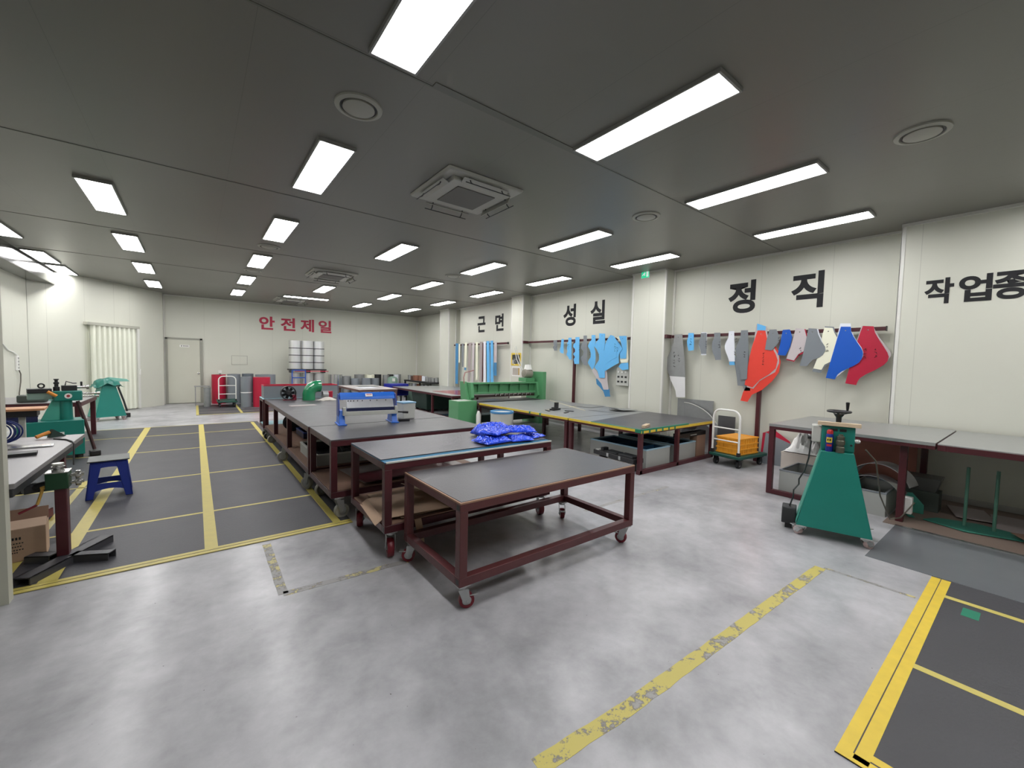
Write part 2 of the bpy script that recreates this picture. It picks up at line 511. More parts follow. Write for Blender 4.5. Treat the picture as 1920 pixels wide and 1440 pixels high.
# flush access hatch and a small hook plate on the back wall
h = MB(); h.bx(1.0, 1.47, YB - 0.012, YB, 1.3, 1.62)
ht = tag(h.build('access_hatch', wall_m, None, 0.004), 'square flush hatch in the back wall right of the grey door', 'hatch')
h = MB()
for q in ((1.0, 1.47, 1.3, 1.31), (1.0, 1.47, 1.61, 1.62), (1.0, 1.01, 1.3, 1.62), (1.46, 1.47, 1.3, 1.62)):
    h.bx(q[0], q[1], YB - 0.016, YB - 0.011, q[2], q[3])
h.build('hatch_rim', mat('hatch_rim_grey', (140, 140, 128), 0.5, 0, 0.05, 4), ht)
h = MB(); h.bx(0.62, 0.72, YB - 0.015, YB, 1.0, 1.1)
so = tag(h.build('wall_socket', white, None, 0.004), 'white socket plate low on the back wall beside the grey door', 'socket')
h = MB(); h.bx(0.645, 0.695, YB - 0.03, YB - 0.014, 0.9, 0.985)
h.build('plug', black, so)

# ---------------------------------------------------------------- ceiling lights
LAMP_Y = [2.03, 4.62, 7.2, 9.78, 12.36, 14.94]
lamp_frame = mat('lamp_frame', (150, 150, 146), 0.4, 0.2, 0.05, 6)
def make_lamp():
    t = thing('ceiling_light', '-', 'light', (0, 0, CEIL))
    fr = MB()
    fr.bx(-0.16, 0.16, -0.6525, -0.635, -0.03, 0); fr.bx(-0.16, 0.16, 0.635, 0.6525, -0.03, 0)
    fr.bx(-0.16, -0.145, -0.635, 0.635, -0.03, 0); fr.bx(0.145, 0.16, -0.635, 0.635, -0.03, 0)
    fr.build('lamp_frame', lamp_frame, t)
    MB().bx(-0.145, 0.145, -0.635, 0.635, -0.026, -0.004).build('diffuser', lamp_m, t)
    return t
lamp0 = make_lamp()
ORD = ['nearest the back wall', 'second from the back wall', 'third from the back wall', 'fourth from the back wall', 'fifth from the back wall', 'sixth from the back wall', 'seventh from the back wall']
rows = [(1.04, LAMP_Y + [-0.55], 'over the rolling tables'),
        (2.86, [2.03, 7.2, 12.36, -0.55], 'interrupted by air conditioners'),
        (4.72, LAMP_Y + [-0.55], 'one in from the lettered wall'),
        (6.55, LAMP_Y + [-0.55], 'closest to the lettered wall'),
        (-0.87, [7.2, 9.78, 12.36, 14.94], 'over the black floor mat'),
        (-2.42, [10.0, 12.45, 14.08], 'beside the soffit')]
used = False
for x, ys, where in rows:
    ys = sorted(ys, reverse=True)
    for i, y in enumerate(ys):
        lab = 'ceiling light, %s, row %s' % (ORD[i], where)
        if not used:
            lamp0.location = (x, y, CEIL); lamp0['label'] = lab; lamp0['group'] = 'ceiling light panels'; used = True
        else:
            dup(lamp0, (x, y, CEIL), 0, lab, 'ceiling light panels')
dup(lamp0, (2.85, 14.55, CEIL), PI / 2 - 0.08, 'white ceiling light turned crosswise near the back wall', 'ceiling light panels')

# ---------------------------------------------------------------- round air diffusers
vent_m = mat('diffuser_paint', (162, 162, 152), 0.4, 0, 0.04, 5)
def make_diffuser():
    t = thing('ceiling_air_diffuser', '-', 'vent', (0, 0, CEIL))
    MB().lathe([(0.175, 0), (0.172, -0.012), (0.14, -0.02), (0.135, -0.012), (0.135, 0)], (0, 0, 0), 36).build('outer_ring', vent_m, t)
    MB().lathe([(0.135, -0.001), (0.135, -0.009), (0.12, -0.009), (0.12, -0.001)], (0, 0, 0), 36).build('slot', black, t)
    MB().lathe([(0.116, -0.004), (0.116, -0.02), (0.10, -0.026), (0.0, -0.028)], (0, 0, 0), 36).build('disc', vent_m, t)
    return t
df0 = make_diffuser()
for i, (x, y, lab) in enumerate((
        (1.02, 3.32, 'round ceiling diffuser between the two nearest lights over the rolling tables'),
        (4.68, 0.71, 'round ceiling diffuser near the wall lettering above the grey bench'),
        (4.65, 3.26, 'round ceiling diffuser between the big lights by the exit sign column'),
        (1.05, 8.4, 'round ceiling diffuser behind the third light over the rolling tables'),
        (4.65, 8.3, 'small looking round ceiling diffuser above the green shear'),
        (1.05, 10.95, 'round ceiling diffuser above the grey and red duct box'),
        (1.05, 13.6, 'round ceiling diffuser closest to the red wall lettering'))):
    if i == 0:
        df0.location = (x, y, CEIL); df0['label'] = lab; df0['group'] = 'round ceiling diffusers'
    else:
        dup(df0, (x, y, CEIL), 0, lab, 'round ceiling diffusers')

# ---------------------------------------------------------------- ceiling cassette air conditioners
ac_m = mat('air_conditioner_panel', (172, 172, 164), 0.42, 0, 0.04, 4)
ac_g = mat('air_conditioner_grille', (104, 102, 98), 0.6, 0, 0.1, 60)
def make_ac():
    t = thing('ceiling_air_conditioner', '-', 'air conditioner', (0, 0, CEIL))
    p = MB()
    p.hexa([(-0.36, -0.36, -0.075), (0.36, -0.36, -0.075), (0.36, 0.36, -0.075), (-0.36, 0.36, -0.075)],
           [(-0.36, -0.36, -0.03), (0.36, -0.36, -0.03), (0.36, 0.36, -0.03), (-0.36, 0.36, -0.03)])
    p.hexa([(-0.455, -0.455, -0.035), (0.455, -0.455, -0.035), (0.455, 0.455, -0.035), (-0.455, 0.455, -0.035)],
           [(-0.475, -0.475, 0), (0.475, -0.475, 0), (0.475, 0.475, 0), (-0.475, 0.475, 0)])
    p.build('panel', ac_m, t, 0.012)
    MB().bx(-0.24, 0.24, -0.24, 0.24, -0.084, -0.074).build('intake_grille', ac_g, t, 0.03)
    for k in range(4):
        R = Matrix.Rotation(k * PI / 2, 3, 'Z')
        l = MB()
        c = R @ Vector((0, 0.405, -0.075))
        l.box(c, (0.56, 0.075, 0.008), R=R @ Matrix.Rotation(0.5 if k != 3 else 1.2, 3, 'X'))
        o = l.build('louvre', ac_m, t, 0.002)
        w_ = MB()
        for s in (-0.2, 0.2):
            w_.tube([R @ Vector((s, 0.40, -0.03)), R @ Vector((s, 0.44, -0.10)), R @ Vector((s, 0.47, -0.12))], 0.006, 6)
        w_.tube([R @ Vector((-0.28, 0.47, -0.12)), R @ Vector((0.28, 0.47, -0.12))], 0.005, 6)
        w_.build('deflector_wire', black_s, o)
    return t
ac0 = make_ac(); ac0.location = (2.47, 4.14, CEIL); ac0['label'] = 'square ceiling air conditioner nearest the camera, with wire deflector clips'; ac0['group'] = 'ceiling air conditioners'
dup(ac0, (2.5, 10.1, CEIL), 0, 'square ceiling air conditioner midway down the ceiling', 'ceiling air conditioners')
dup(ac0, (2.56, 15.5, CEIL), 0, 'square ceiling air conditioner above the red wall lettering', 'ceiling air conditioners')

# ---------------------------------------------------------------- wall lettering
_glyph = {}
def glyph(ch):
    if ch not in _glyph:
        cu = bpy.data.curves.new('glyph', 'FONT')
        cu.body = ch; cu.offset = 0.032; cu.resolution_u = 6; cu.extrude = 0.02
        o = bpy.data.objects.new('glyph', cu); C.objects.link(o)
        dg = bpy.context.evaluated_depsgraph_get(); dg.update()
        me = bpy.data.meshes.new_from_object(o.evaluated_get(dg))
        vs = [v.co.copy() for v in me.vertices]; fs = [list(p.vertices) for p in me.polygons]
        bpy.data.objects.remove(o); bpy.data.meshes.remove(me)
        x0, x1 = min(v.x for v in vs), max(v.x for v in vs)
        y0, y1 = min(v.y for v in vs), max(v.y for v in vs)
        _glyph[ch] = ([((v.x - x0) / (x1 - x0), (v.y - y0) / (y1 - y0), 1 if v.z > 0 else 0) for v in vs], fs)
    return _glyph[ch]

def letter(ch, o, u, v, n, m, parent, thick=0.004, name='letter'):
    vs, fs = glyph(ch)
    o, u, v, n = Vector(o), Vector(u), Vector(v), Vector(n)
    return MB().add([o + u * a + v * b + n * (thick * c) for a, b, c in vs], fs).build(name, m, parent, 0, False)

t = thing('wall_lettering', 'crimson Korean lettering high on the back wall', 'sign', (3.06, YB, 2.59))
for ch, x0, x1 in (('안', 1.84, 2.33), ('전', 2.52, 3.01), ('제', 3.18, 3.66), ('일', 3.82, 4.29)):
    letter(ch, (x0 - 3.06, 0, 0), (x1 - x0, 0, 0), (0, 0, 0.48), (0, -1, 0), red_ink, t)
def right_words(label, chars, xw, z0, z1):
    y0 = chars[0][1]
    t = thing('wall_lettering', label, 'sign', (xw, y0, z0))
    for ch, a, b in chars:
        letter(ch, (0, a - y0, 0), (0, b - a, 0), (0, 0, z1 - z0), (-1, 0, 0), ink, t)
right_words('two black Korean characters above the hanging long strips', (('근', 12.02, 11.54), ('면', 10.97, 10.51)), XR, 2.6, 3.14)
right_words('two black Korean characters above the sky blue hanging templates', (('성', 7.85, 7.40), ('실', 6.91, 6.45)), XR, 2.58, 3.14)
right_words('two black Korean characters above the red, blue and grey hanging templates', (('정', 3.60, 3.14), ('직', 2.60, 2.16)), XR, 2.57, 3.14)
right_words('black Korean lettering cut off by the picture edge, above the grey bench', (('작', 1.0, 0.74), ('업', 0.70, 0.43), ('종', 0.425, 0.15)), XW, 2.46, 2.78)

# exit sign, posters, switch box
t = thing('exit_sign', 'small green lit exit sign with a white running figure high on a column', 'sign', (XW, 5.15, 3.42))
MB().bx(-0.035, 0, -0.1, 0.1, -0.02, 0.15).build('housing', white, t, 0.004)
e = mat('exit_sign_green', (40, 190, 140), 0.4, 0, 0.03, 5, emit=0.9)
MB().bx(-0.038, -0.034, -0.092, 0.092, -0.012, 0.142).build('lit_face', e, t)
g = MB()
X = -0.042
g.bx(X, X + 0.005, -0.075, -0.03, 0.01, 0.12)
man = [(0.03, 0.075), (0.0, 0.085), (-0.005, 0.06), (0.015, 0.05), (0.0, 0.03), (0.012, 0.02), (0.035, 0.048), (0.06, 0.02), (0.07, 0.03), (0.045, 0.062)]
g.prism(man, (X, 0, 0.01), (0, 1, 0), (0, 0, 1), (0.005, 0, 0))
g.cyl((X, 0.012, 0.118), (X + 0.005, 0.012, 0.118), 0.014)
g.build('pictogram', mat('exit_sign_white', (230, 245, 236), 0.4, 0, 0.02, 5, emit=0.6), t)

def poster(label, y0, y1, z0, z1, rim_m, pic_m, rim):
    t = thing('safety_poster', label, 'poster', (XW, (y0 + y1) / 2, z0))
    hy = abs(y1 - y0) / 2; hz = z1 - z0
    MB().bx(-0.004, 0, -hy, hy, 0, hz).build('sheet', rim_m, t)
    MB().bx(-0.006, -0.003, -hy + rim, hy - rim, rim, hz - rim).build('picture', pic_m, t)
    return t
pm = bpy.data.materials.new('poster_print'); pm.use_nodes = True
nt = pm.node_tree; g = nt.nodes.new('ShaderNodeTexCoord'); n = nt.nodes.new('ShaderNodeTexNoise'); n.inputs['Scale'].default_value = 5; n.inputs['Detail'].default_value = 6
r = nt.nodes.new('ShaderNodeValToRGB'); r.color_ramp.elements[0].color = rgb(48, 52, 50); r.color_ramp.elements[0].position = 0.48; r.color_ramp.elements[1].color = rgb(170, 172, 170); r.color_ramp.elements[1].position = 0.56
nt.links.new(g.outputs['Object'], n.inputs['Vector']); nt.links.new(n.outputs['Fac'], r.inputs[0]); nt.links.new(r.outputs[0], nt.nodes['Principled BSDF'].inputs['Base Color'])
pt = poster('yellow bordered photo poster on the column above the green shear', 9.22, 9.68, 1.51, 1.88, yel2, pm, 0.05)
MB().bx(-0.007, -0.005, 0.03, 0.09, 0.03, 0.045).build('caption', white, pt)
pt = poster('white bordered poster under the yellow one on the column', 9.24, 9.64, 1.2, 1.48, white, mat('poster_grey', (176, 170, 160), 0.5, 0, 0.2, 8), 0.035)
MB().bx(-0.007, -0.005, -0.165, -0.12, 0.04, 0.24).build('side_stripe', mat('ochre_print', (190, 150, 50), 0.5), pt)
t = thing('switch_panel', 'light grey switch panel with rows of dark sockets below the sky blue templates', 'switch panel', (XR, 5.82, 1.13))
MB().bx(-0.09, 0, -0.17, 0.17, 0, 0.42).build('housing', light_g, t, 0.006)
for a in range(3):
    for b in range(3):
        MB().bx(-0.098, -0.088, -0.12 + a * 0.1, -0.07 + a * 0.1, 0.07 + b * 0.11, 0.11 + b * 0.11).build('switch', black_s if b < 2 else white, t)

# ---------------------------------------------------------------- floor mats and floor tape
def mat_thing(name, label, x0, x1, y0, y1, tapes, m=matm, cat='floor mat', h=0.006):
    cx, cy = (x0 + x1) / 2, (y0 + y1) / 2
    t = thing(name, label, cat, (cx, cy, 0))
    MB().bx(x0 - cx, x1 - cx, y0 - cy, y1 - cy, 0, h).build('mat_sheet', m, t)
    for a, b, c, d, tm in tapes:
        MB().bx(a - cx, b - cx, c - cy, d - cy, h - 0.003, h + 0.0012).build('tape_strip', tm, t)
    return t
tp = [(-1.0, 1.2, 4.05, 4.095, yel), (-1.0, 1.2, 4.105, 4.145, yel),
      (-0.885, -0.785, 4.14, 11.8, yel), (0.04, 0.13, 4.14, 11.8, yel), (1.04, 1.11, 4.14, 11.7, yel), (-1.12, -1.06, 4.3, 7.2, yel)]
for y in (5.14, 6.86, 8.86, 10.57):
    tp += [(-0.785, 0.04, y - 0.02, y + 0.02, yel), (0.13, 1.04, y - 0.02, y + 0.02, yel), (-2.0, -0.885, y - 0.015, y + 0.015, yel)]
tp.append((-2.0, 1.1, 11.82, 11.85, yel))
mat_thing('rubber_floor_mat', 'large black floor mat with a yellow tape grid between bench and rolling tables', -2.0, 1.2, 4.1, 11.85, tp)
tp = [(2.1, 4.53, 0.40, 0.45, yel2), (2.12, 4.53, 0.345, 0.395, yel2), (2.1, 2.15, -1.5, 0.40, yel2), (2.16, 2.2, -1.5, 0.345, yel2), (3.04, 3.09, -1.5, 0.345, yel), (4.18, 4.23, -1.5, 0.345, yel),
      (3.97, 4.11, 0.17, 0.25, grn_tape)]
mat_thing('rubber_floor_mat', 'black floor mat edged with yellow tape in front of the grey bench', 2.1, 4.545, -1.5, 0.45, tp)
tp = [(0.0, 0.06, 13.72, 16.4, yel), (0.06, 2.2, 13.72, 13.78, yel), (1.0, 1.06, 13.78, 16.3, yel), (0.06, 2.2, 14.3, 14.33, taupe_p), (0.06, 2.2, 15.0, 15.03, taupe_p)]
mat_thing('rubber_floor_mat', 'small dark floor mat under the grey and red rolls', 0.0, 2.2, 13.72, 16.4, tp)
t = mat_thing('floor_plate', 'glossy grey sheet metal on the floor before the grey bench', 4.56, 5.73, -2.0, 0.86, [], mat('glossy_grey_plate', (128, 132, 136), 0.16, 0.35, 0.1, 3), 'floor plate', 0.004)
MB().bx(0.56, 0.6, -1.43, 1.43, 0.0, 0.012).build('bright_lip', steel, t)

worn = worn_tape_mat('worn_yellow_tape', (186, 174, 92), 0.45)
worn2 = worn_tape_mat('very_worn_yellow_tape', (190, 180, 120), 0.54)
def floor_tape(label, pts, wd, m):
    r = MB()
    for (x0, y0), (x1, y1) in zip(pts[:-1], pts[1:]):
        d = Vector((x1 - x0, y1 - y0, 0)); L = d.length; d.normalize(); nn = Vector((-d.y, d.x, 0)) * wd / 2
        k = max(2, int(L / 0.06)); a = Vector((x0, y0, 0))
        lo, hi = [], []
        for i in range(k + 1):
            p = a + d * (L * i / k)
            j1 = noise.noise((p.x * 9, p.y * 9, 1.3)) * 0.15 + 1; j2 = noise.noise((p.x * 9, p.y * 9, 7.7)) * 0.15 + 1
            lo.append(p - nn * j1); hi.append(p + nn * j2)
        n = k + 1
        vs = lo + hi + [q + Vector((0, 0, 0.0012)) for q in lo + hi]
        fs = []
        for i in range(k):
            fs += [(2 * n + i, 2 * n + i + 1, 3 * n + i + 1, 3 * n + i), (i, n + i, n + i + 1, i + 1), (i, i + 1, 2 * n + i + 1, 2 * n + i), (n + i, 3 * n + i, 3 * n + i + 1, n + i + 1)]
        fs += [(0, 2 * n, 3 * n, n), (k, n + k, 3 * n + k, 2 * n + k)]
        r.add(vs, fs)
    return tag(r.build('floor_tape', m, None, 0, False), label, 'floor tape')
floor_tape('flaking yellow tape line running across the open floor before the near table', [(1.05, 1.14), (1.6, 1.10), (3.98, 1.02)], 0.075, worn)
floor_tape('faint remnant of yellow tape leading to the right-hand floor mat', [(4.0, 1.0), (4.02, 0.47)], 0.03, worn2)
floor_tape('broken yellow tape corner on the floor beside the near rolling table', [(0.46, 3.98), (0.45, 3.06), (1.32, 3.02)], 0.06, worn2)
floor_tape('faded yellow tape traces on the floor beyond the near rolling table', [(3.35, 2.98), (4.95, 2.97)], 0.05, worn_tape_mat('ghost_yellow_tape', (190, 184, 140), 0.58))

# ---------------------------------------------------------------- rolling work tables
def caster(parent, x, y, h, r, wheel_m, ang=0.0, big=False):
    f = MB()
    R = Matrix.Rotation(ang, 3, 'Z')
    o = Vector((x, y, 0))
    tw = 0.02 if not big else 0.026
    f.box(o + Vector((0, 0, h - 0.006)), (0.085, 0.085, 0.012))
    f.cyl(o + Vector((0, 0, h - 0.03)), o + Vector((0, 0, h - 0.012)), 0.032, n=16)
    off = R @ Vector((0.03, 0, 0))
    for s in (-1, 1):
        d = R @ Vector((0, s * (tw + 0.007), 0))
        a = R @ Vector((1, 0, 0))
        p = [o + d + a * -0.03 + Vector((0, 0, h - 0.03)), o + d + a * 0.04 + Vector((0, 0, h - 0.03)), o + d + off + a * 0.022 + Vector((0, 0, r - 0.015)), o + d + off + a * -0.022 + Vector((0, 0, r - 0.015))]
        q = [v + R @ Vector((0, s * 0.004, 0)) for v in p]
        f.add(p + q, [(0, 1, 2, 3), (7, 6, 5, 4), (0, 4, 5, 1), (1, 5, 6, 2), (2, 6, 7, 3), (3, 7, 4, 0)])
    ax = R @ Vector((0, 1, 0))
    f.cyl(o + off + Vector((0, 0, r)) - ax * (tw + 0.016), o + off + Vector((0, 0, r)) + ax * (tw + 0.016), 0.008, n=10)
    f.box(o + R @ Vector((0.075, 0, r + 0.035)), (0.05, 0.05, 0.006), ang)
    fo = f.build('caster', galv, parent, 0.0015)
    w = MB()
    wc = o + off + Vector((0, 0, r))
    vs_r = [(r * 0.6, -tw), (r * 0.94, -tw), (r, -tw * 0.6), (r, tw * 0.6), (r * 0.94, tw), (r * 0.6, tw)]
    n = 28
    a = R @ Vector((1, 0, 0)); up_ = Vector((0, 0, 1))
    vs = [wc + a * q * math.cos(2 * PI * k / n) + up_ * q * math.sin(2 * PI * k / n) + ax * z for q, z in vs_r for k in range(n)]
    m = len(vs_r)
    fs = [(i * n + k, i * n + (k + 1) % n, ((i + 1) % m) * n + (k + 1) % n, ((i + 1) % m) * n + k) for i in range(m) for k in range(n)]
    w.add(vs, fs)
    w.build('wheel', wheel_m, fo)
    hb = MB(); hb.cyl(wc - ax * (tw * 0.8), wc + ax * (tw * 0.8), r * 0.62, n=24); hb.cyl(wc - ax * (tw + 0.004), wc + ax * (tw + 0.004), r * 0.25, n=16)
    hb.build('wheel_hub', galv, fo)
    return fo

def frame_table(name, label, cat, x0, x1, y0, y1, H, tube, low, paint, legs, cas=None, group=None, top=None, shelf=None, low_sides=('x0', 'x1', 'y0', 'y1'), edge=0.0):
    """welded steel table; legs = list of (x, y) leg centres, low = height of the lower rails' underside"""
    cx, cy = (x0 + x1) / 2, (y0 + y1) / 2
    t = thing(name, label, cat, (cx, cy, 0), 0, group)
    tb = 0.008
    zt = H - tb
    r = MB(); rh = tube
    X0, X1, Y0, Y1 = x0 - cx, x1 - cx, y0 - cy, y1 - cy
    r.bx(X0, X1, Y0, Y0 + tube, zt - rh, zt - 0.003); r.bx(X0, X1, Y1 - tube, Y1, zt - rh, zt - 0.003)
    r.bx(X0, X0 + tube, Y0 + tube, Y1 - tube, zt - rh, zt - 0.003); r.bx(X1 - tube, X1, Y0 + tube, Y1 - tube, zt - rh, zt - 0.003)
    r.build('top_frame', paint, t, 0.003)
    if top is None:
        MB().bx(X0 + edge, X1 - edge, Y0 + edge, Y1 - edge, zt - 0.004, H).build('tabletop', rub, t, 0.002)
        if edge:
            MB().bx(X0, X1, Y0, Y1, zt - 0.006, H - 0.003).build('tabletop_backing', mat('raw_edge_board', (150, 118, 96), 0.6, 0, 0.1, 10), t, 0.001)
    else:
        top(t, X0, X1, Y0, Y1, zt, H, cx, cy)
    full = low_sides and len(low_sides) == 4
    for lx, ly in legs:
        MB().bx(lx - cx - tube / 2, lx - cx + tube / 2, ly - cy - tube / 2, ly - cy + tube / 2, (low + tube if full else low), zt - rh + 0.0).build('leg', paint, t, 0.003)
    if low_sides:
        l = MB()
        if 'y0' in low_sides: l.bx(X0, X1, Y0, Y0 + tube, low, low + tube)
        if 'y1' in low_sides: l.bx(X0, X1, Y1 - tube, Y1, low, low + tube)
        if 'x0' in low_sides: l.bx(X0, X0 + tube, Y0 + tube, Y1 - tube, low, low + tube)
        if 'x1' in low_sides: l.bx(X1 - tube, X1, Y0 + tube, Y1 - tube, low, low + tube)
        l.build('lower_frame', paint, t, 0.003)
    if cas is not None and name == 'rolling_work_table':
        for zz_ in (zt - rh / 2 - 0.0015, low + tube / 2):
            MB().bx(X0 - 0.0012, X0 + 0.002, Y0 + 0.012, Y0 + tube - 0.012, zz_ - tube / 2 + 0.012, zz_ + tube / 2 - 0.012).build('open_tube_end', black, t)
    if shelf is not None:
        MB().bx(X0 + 0.01, X1 - 0.01, Y0 + 0.01, Y1 - 0.01, low + tube - 0.002, low + tube + 0.01).build('shelf', shelf, t, 0.001)
    if cas:
        h, rr, wm, spots, big = cas
        for qx, qy, an in spots:
            caster(t, qx - cx, qy - cy, h, rr, wm, an, big)
    return t

# near table
x0, x1, y0, y1 = 1.30, 3.09, 2.18, 3.05
tb = 0.058
L4 = lambda a, b, c, d, q: [(a + q / 2, c + q / 2), (b - q / 2, c + q / 2), (a + q / 2, d - q / 2), (b - q / 2, d - q / 2)]
t1 = frame_table('rolling_work_table', 'near rolling table, black top on a worn maroon frame with no shelf', 'work table', x0, x1, y0, y1, 0.715, tb, 0.165, mar2,
    L4(x0, x1, y0, y1, tb), (0.165, 0.052, red_wheel, [(x0 + .05, y0 + .05, -0.35), (x1 - .05, y0 + .05, 2.0), (x0 + .05, y1 - .05, 2.6), (x1 - .08, y1 - .05, -2.2)], False), 'rolling work tables', edge=0.012)

# second table with an uncovered blue strip along its front
def top2(t, X0, X1, Y0, Y1, zt, H, cx, cy):
    MB().bx(X0, X1, Y0 + 0.0, Y1, zt - 0.003, zt + 0.003).build('blue_board', mat('teal_blue_board', (36, 100, 132), 0.55, 0, 0.08, 5, spec=0.2), t, 0.001)
    MB().bx(X0, X1, Y0 + 0.09, Y1, zt + 0.003, H + 0.003).build('tabletop', rub2, t, 0.002)
    MB().bx(X0 + 0.01, X1, Y0 - 0.004, Y0 + 0.012, zt - 0.008, zt + 0.005).build('edge_angle', light_g, t, 0.001)
x0, x1, y0, y1 = 1.16, 2.93, 3.1, 3.98
t2 = frame_table('rolling_work_table', 'second rolling table, bare blue strip along its front and cardboard on its shelf', 'work table', x0, x1, y0, y1, 0.80, 0.06, 0.225, mar,
    L4(x0, x1, y0, y1, 0.06), (0.225, 0.075, red_wheel, [(x0 + .07, y0 + .05, 1.3), (x1 - .07, y0 + .06, 1.2), (x0 + .06, y1 - .08, 1.2), (x1 - .07, y1 - .08, 1.9)], True), 'rolling work tables', top2, mat('shelf_board', (134, 104, 88), 0.6, 0, 0.15, 8))
# third and fourth tables, joined into one long surface
x0, x1, y0, y1 = 1.04, 2.85, 4.22, 5.17
t3 = frame_table('rolling_work_table', 'third rolling table, black top, under the blue sheet bender', 'work table', x0, x1, y0, y1, 0.80, 0.06, 0.215, mar,
    L4(x0, x1, y0, y1, 0.06), (0.215, 0.072, mat('grey_rubber_wheel', (150, 148, 140), 0.5), [(x0 + .08, y0 + .04, 0.1), (x1 - .07, y0 + .06, 1.2), (x0 + .08, y1 - .08, 0.3), (x1 - .07, y1 - .08, 1.9)], True), 'rolling work tables', None, mat('shelf_board', (134, 104, 88)))
x0, x1, y0, y1 = 1.03, 2.85, 5.19, 9.02
t4 = frame_table('rolling_work_table', 'longest rolling table, black top, fourth from the front', 'work table', x0, x1, y0, y1, 0.80, 0.06, 0.235, mar,
    [(x0 + .03, y) for y in (5.22, 6.6, 7.85, 8.98)] + [(x1 - .03, y) for y in (5.22, 6.6, 7.85, 8.98)],
    (0.235, 0.075, mat('grey_rubber_wheel', (150, 148, 140)), [(x0 + .05, 5.4, 2.2), (x0 + .05, 7.1, 2.9), (x0 + .05, 8.7, 0.2), (x1 - .07, 5.4, 1.9), (x1 - .07, 8.7, 1.9)], True), 'rolling work tables', None, mat('shelf_board', (134, 104, 88)))
def top5(t, X0, X1, Y0, Y1, zt, H, cx, cy):
    MB().bx(X0, X1, Y0, Y1, zt - 0.004, H).build('tabletop', mat('pale_blue_board', (150, 196, 206), 0.45, 0, 0.06, 4), t, 0.002)
x0, x1, y0, y1 = 1.01, 2.6, 9.04, 9.6
t5 = frame_table('rolling_work_table', 'narrow pale blue topped table at the far end of the rolling tables', 'work table', x0, x1, y0, y1, 0.80, 0.055, 0.235, mar,
    L4(x0, x1, y0, y1, 0.055), (0.235, 0.07, black_s, [(x0 + .06, y0 + .1, 0.2), (x1 - .07, y0 + .06, 1.2), (x0 + .08, y1 - .06, 0.3), (x1 - .07, y1 - .08, 1.9)], True), 'rolling work tables', top5, mat('pale_blue_board', (150, 196, 206)))

# cardboard sheets on the second table's shelf
def sheet(name, label, cat, c, sx, sy, rz, m, th=0.004, curl=0.0, group=None, wave=0.012, seed=0, cr=0.25):
    R = Matrix.Rotation(rz, 3, 'Z')
    c = Vector(c)
    def fn(u, v):
        a, b = (u - .5) * sx, (v - .5) * sy
        z = noise.noise((u * 2 + seed, v * 2, seed * 1.7)) * wave + wave + curl * (max(0, cr - u) / cr) ** 1.5 
        return c + R @ Vector((a, b, z + th))
    o = MB().grid(fn, 16, 10, th).build(name, m)
    return tag(o, label, cat, group)
zz = 0.2971
sheet('cardboard_sheet', 'lowest flattened cardboard sheet on the second table shelf', 'cardboard', (1.95, 3.55, zz), 1.3, 0.75, 0.05, card, 0.004, 0, None, 0.006, 1)
sheet('cardboard_sheet', 'cardboard sheet overhanging the left edge of the second table shelf', 'cardboard', (1.61, 3.40, zz + 0.022), 0.95, 0.55, -0.1, card, 0.004, -0.045, None, 0.006, 2, 0.07)
sheet('cardboard_sheet', 'top cardboard sheet curling at its corner on the second table shelf', 'cardboard', (2.05, 3.52, zz + 0.05), 0.85, 0.66, 0.28, card, 0.004, 0.05, None, 0.014, 3)
sheet('cardboard_sheet', 'dark cardboard sheet drooping past the front rail of the second table', 'cardboard', (2.2, 3.3, zz + 0.09), 0.8, 0.5, -0.2, card_d, 0.004, 0.03, None, 0.02, 5)
p = MB()
p.grid(lambda u, v: (1.40 + 0.06 * v + 0.03 * u, 3.075 - 0.012 * math.sin(u * 3), 0.30 - 0.21 * u), 8, 2, 0.003)
tag(p.build('cardboard_strip', card), 'narrow cardboard strip hanging down beside a caster of the second table', 'cardboard')
sheet('brown_sheet', 'thin grey brown sheet lying on the third table shelf', 'sheet', (2.0, 4.7, 0.287), 1.3, 0.7, 0.1, taupe_p, 0.004, 0, None, 0.01, 8)
sheet('brown_sheet', 'maroon sheet edge sticking out from the third table shelf', 'sheet', (1.9, 4.45, 0.325), 1.1, 0.35, 0.14, mar, 0.006, 0, None, 0.004, 9)

def open_box(name, label, cat, x0, x1, y0, y1, z0, z1, m, rim=None, inner=None, th=0.012, group=None, rz=0.0):
    cx, cy = (x0 + x1) / 2, (y0 + y1) / 2
    t = thing(name, label, cat, (cx, cy, z0), rz, group)
    a, b, h = (x1 - x0) / 2, (y1 - y0) / 2, z1 - z0
    w = MB()
    w.bx(-a, a, -b, -b + th, 0, h); w.bx(-a, a, b - th, b, 0, h); w.bx(-a, -a + th, -b + th, b - th, 0, h); w.bx(a - th, a, -b + th, b - th, 0, h)
    w.bx(-a + th, a - th, -b + th, b - th, 0, th)
    w.build('box_body', m, t)
    if rim is not None:
        q = th + 0.008; e = 0.004
        w = MB()
        w.bx(-a - e, a + e, -b - e, -b + q, h - 0.012, h + 0.006); w.bx(-a - e, a + e, b - q, b + e, h - 0.012, h + 0.006)
        w.bx(-a - e, -a + q, -b + q, b - q, h - 0.012, h + 0.006); w.bx(a - q, a + e, -b + q, b - q, h - 0.012, h + 0.006)
        w.build('rim', rim, t, 0.002)
    if inner is not None:
        w = MB()
        w.bx(-a + th + .002, a - th - .002, -b + th + .002, b - th - .002, th, th + 0.004)
        for s in (-1, 1):
            w.bx(-a + th, a - th, s * (b - th - 0.003) - 0.002, s * (b - th - 0.003) + 0.002, th, h - 0.02)
            w.bx(s * (a - th - 0.003) - 0.002, s * (a - th - 0.003) + 0.002, -b + th, b - th, th, h - 0.02)
        w.build('lining', inner, t)
    return t
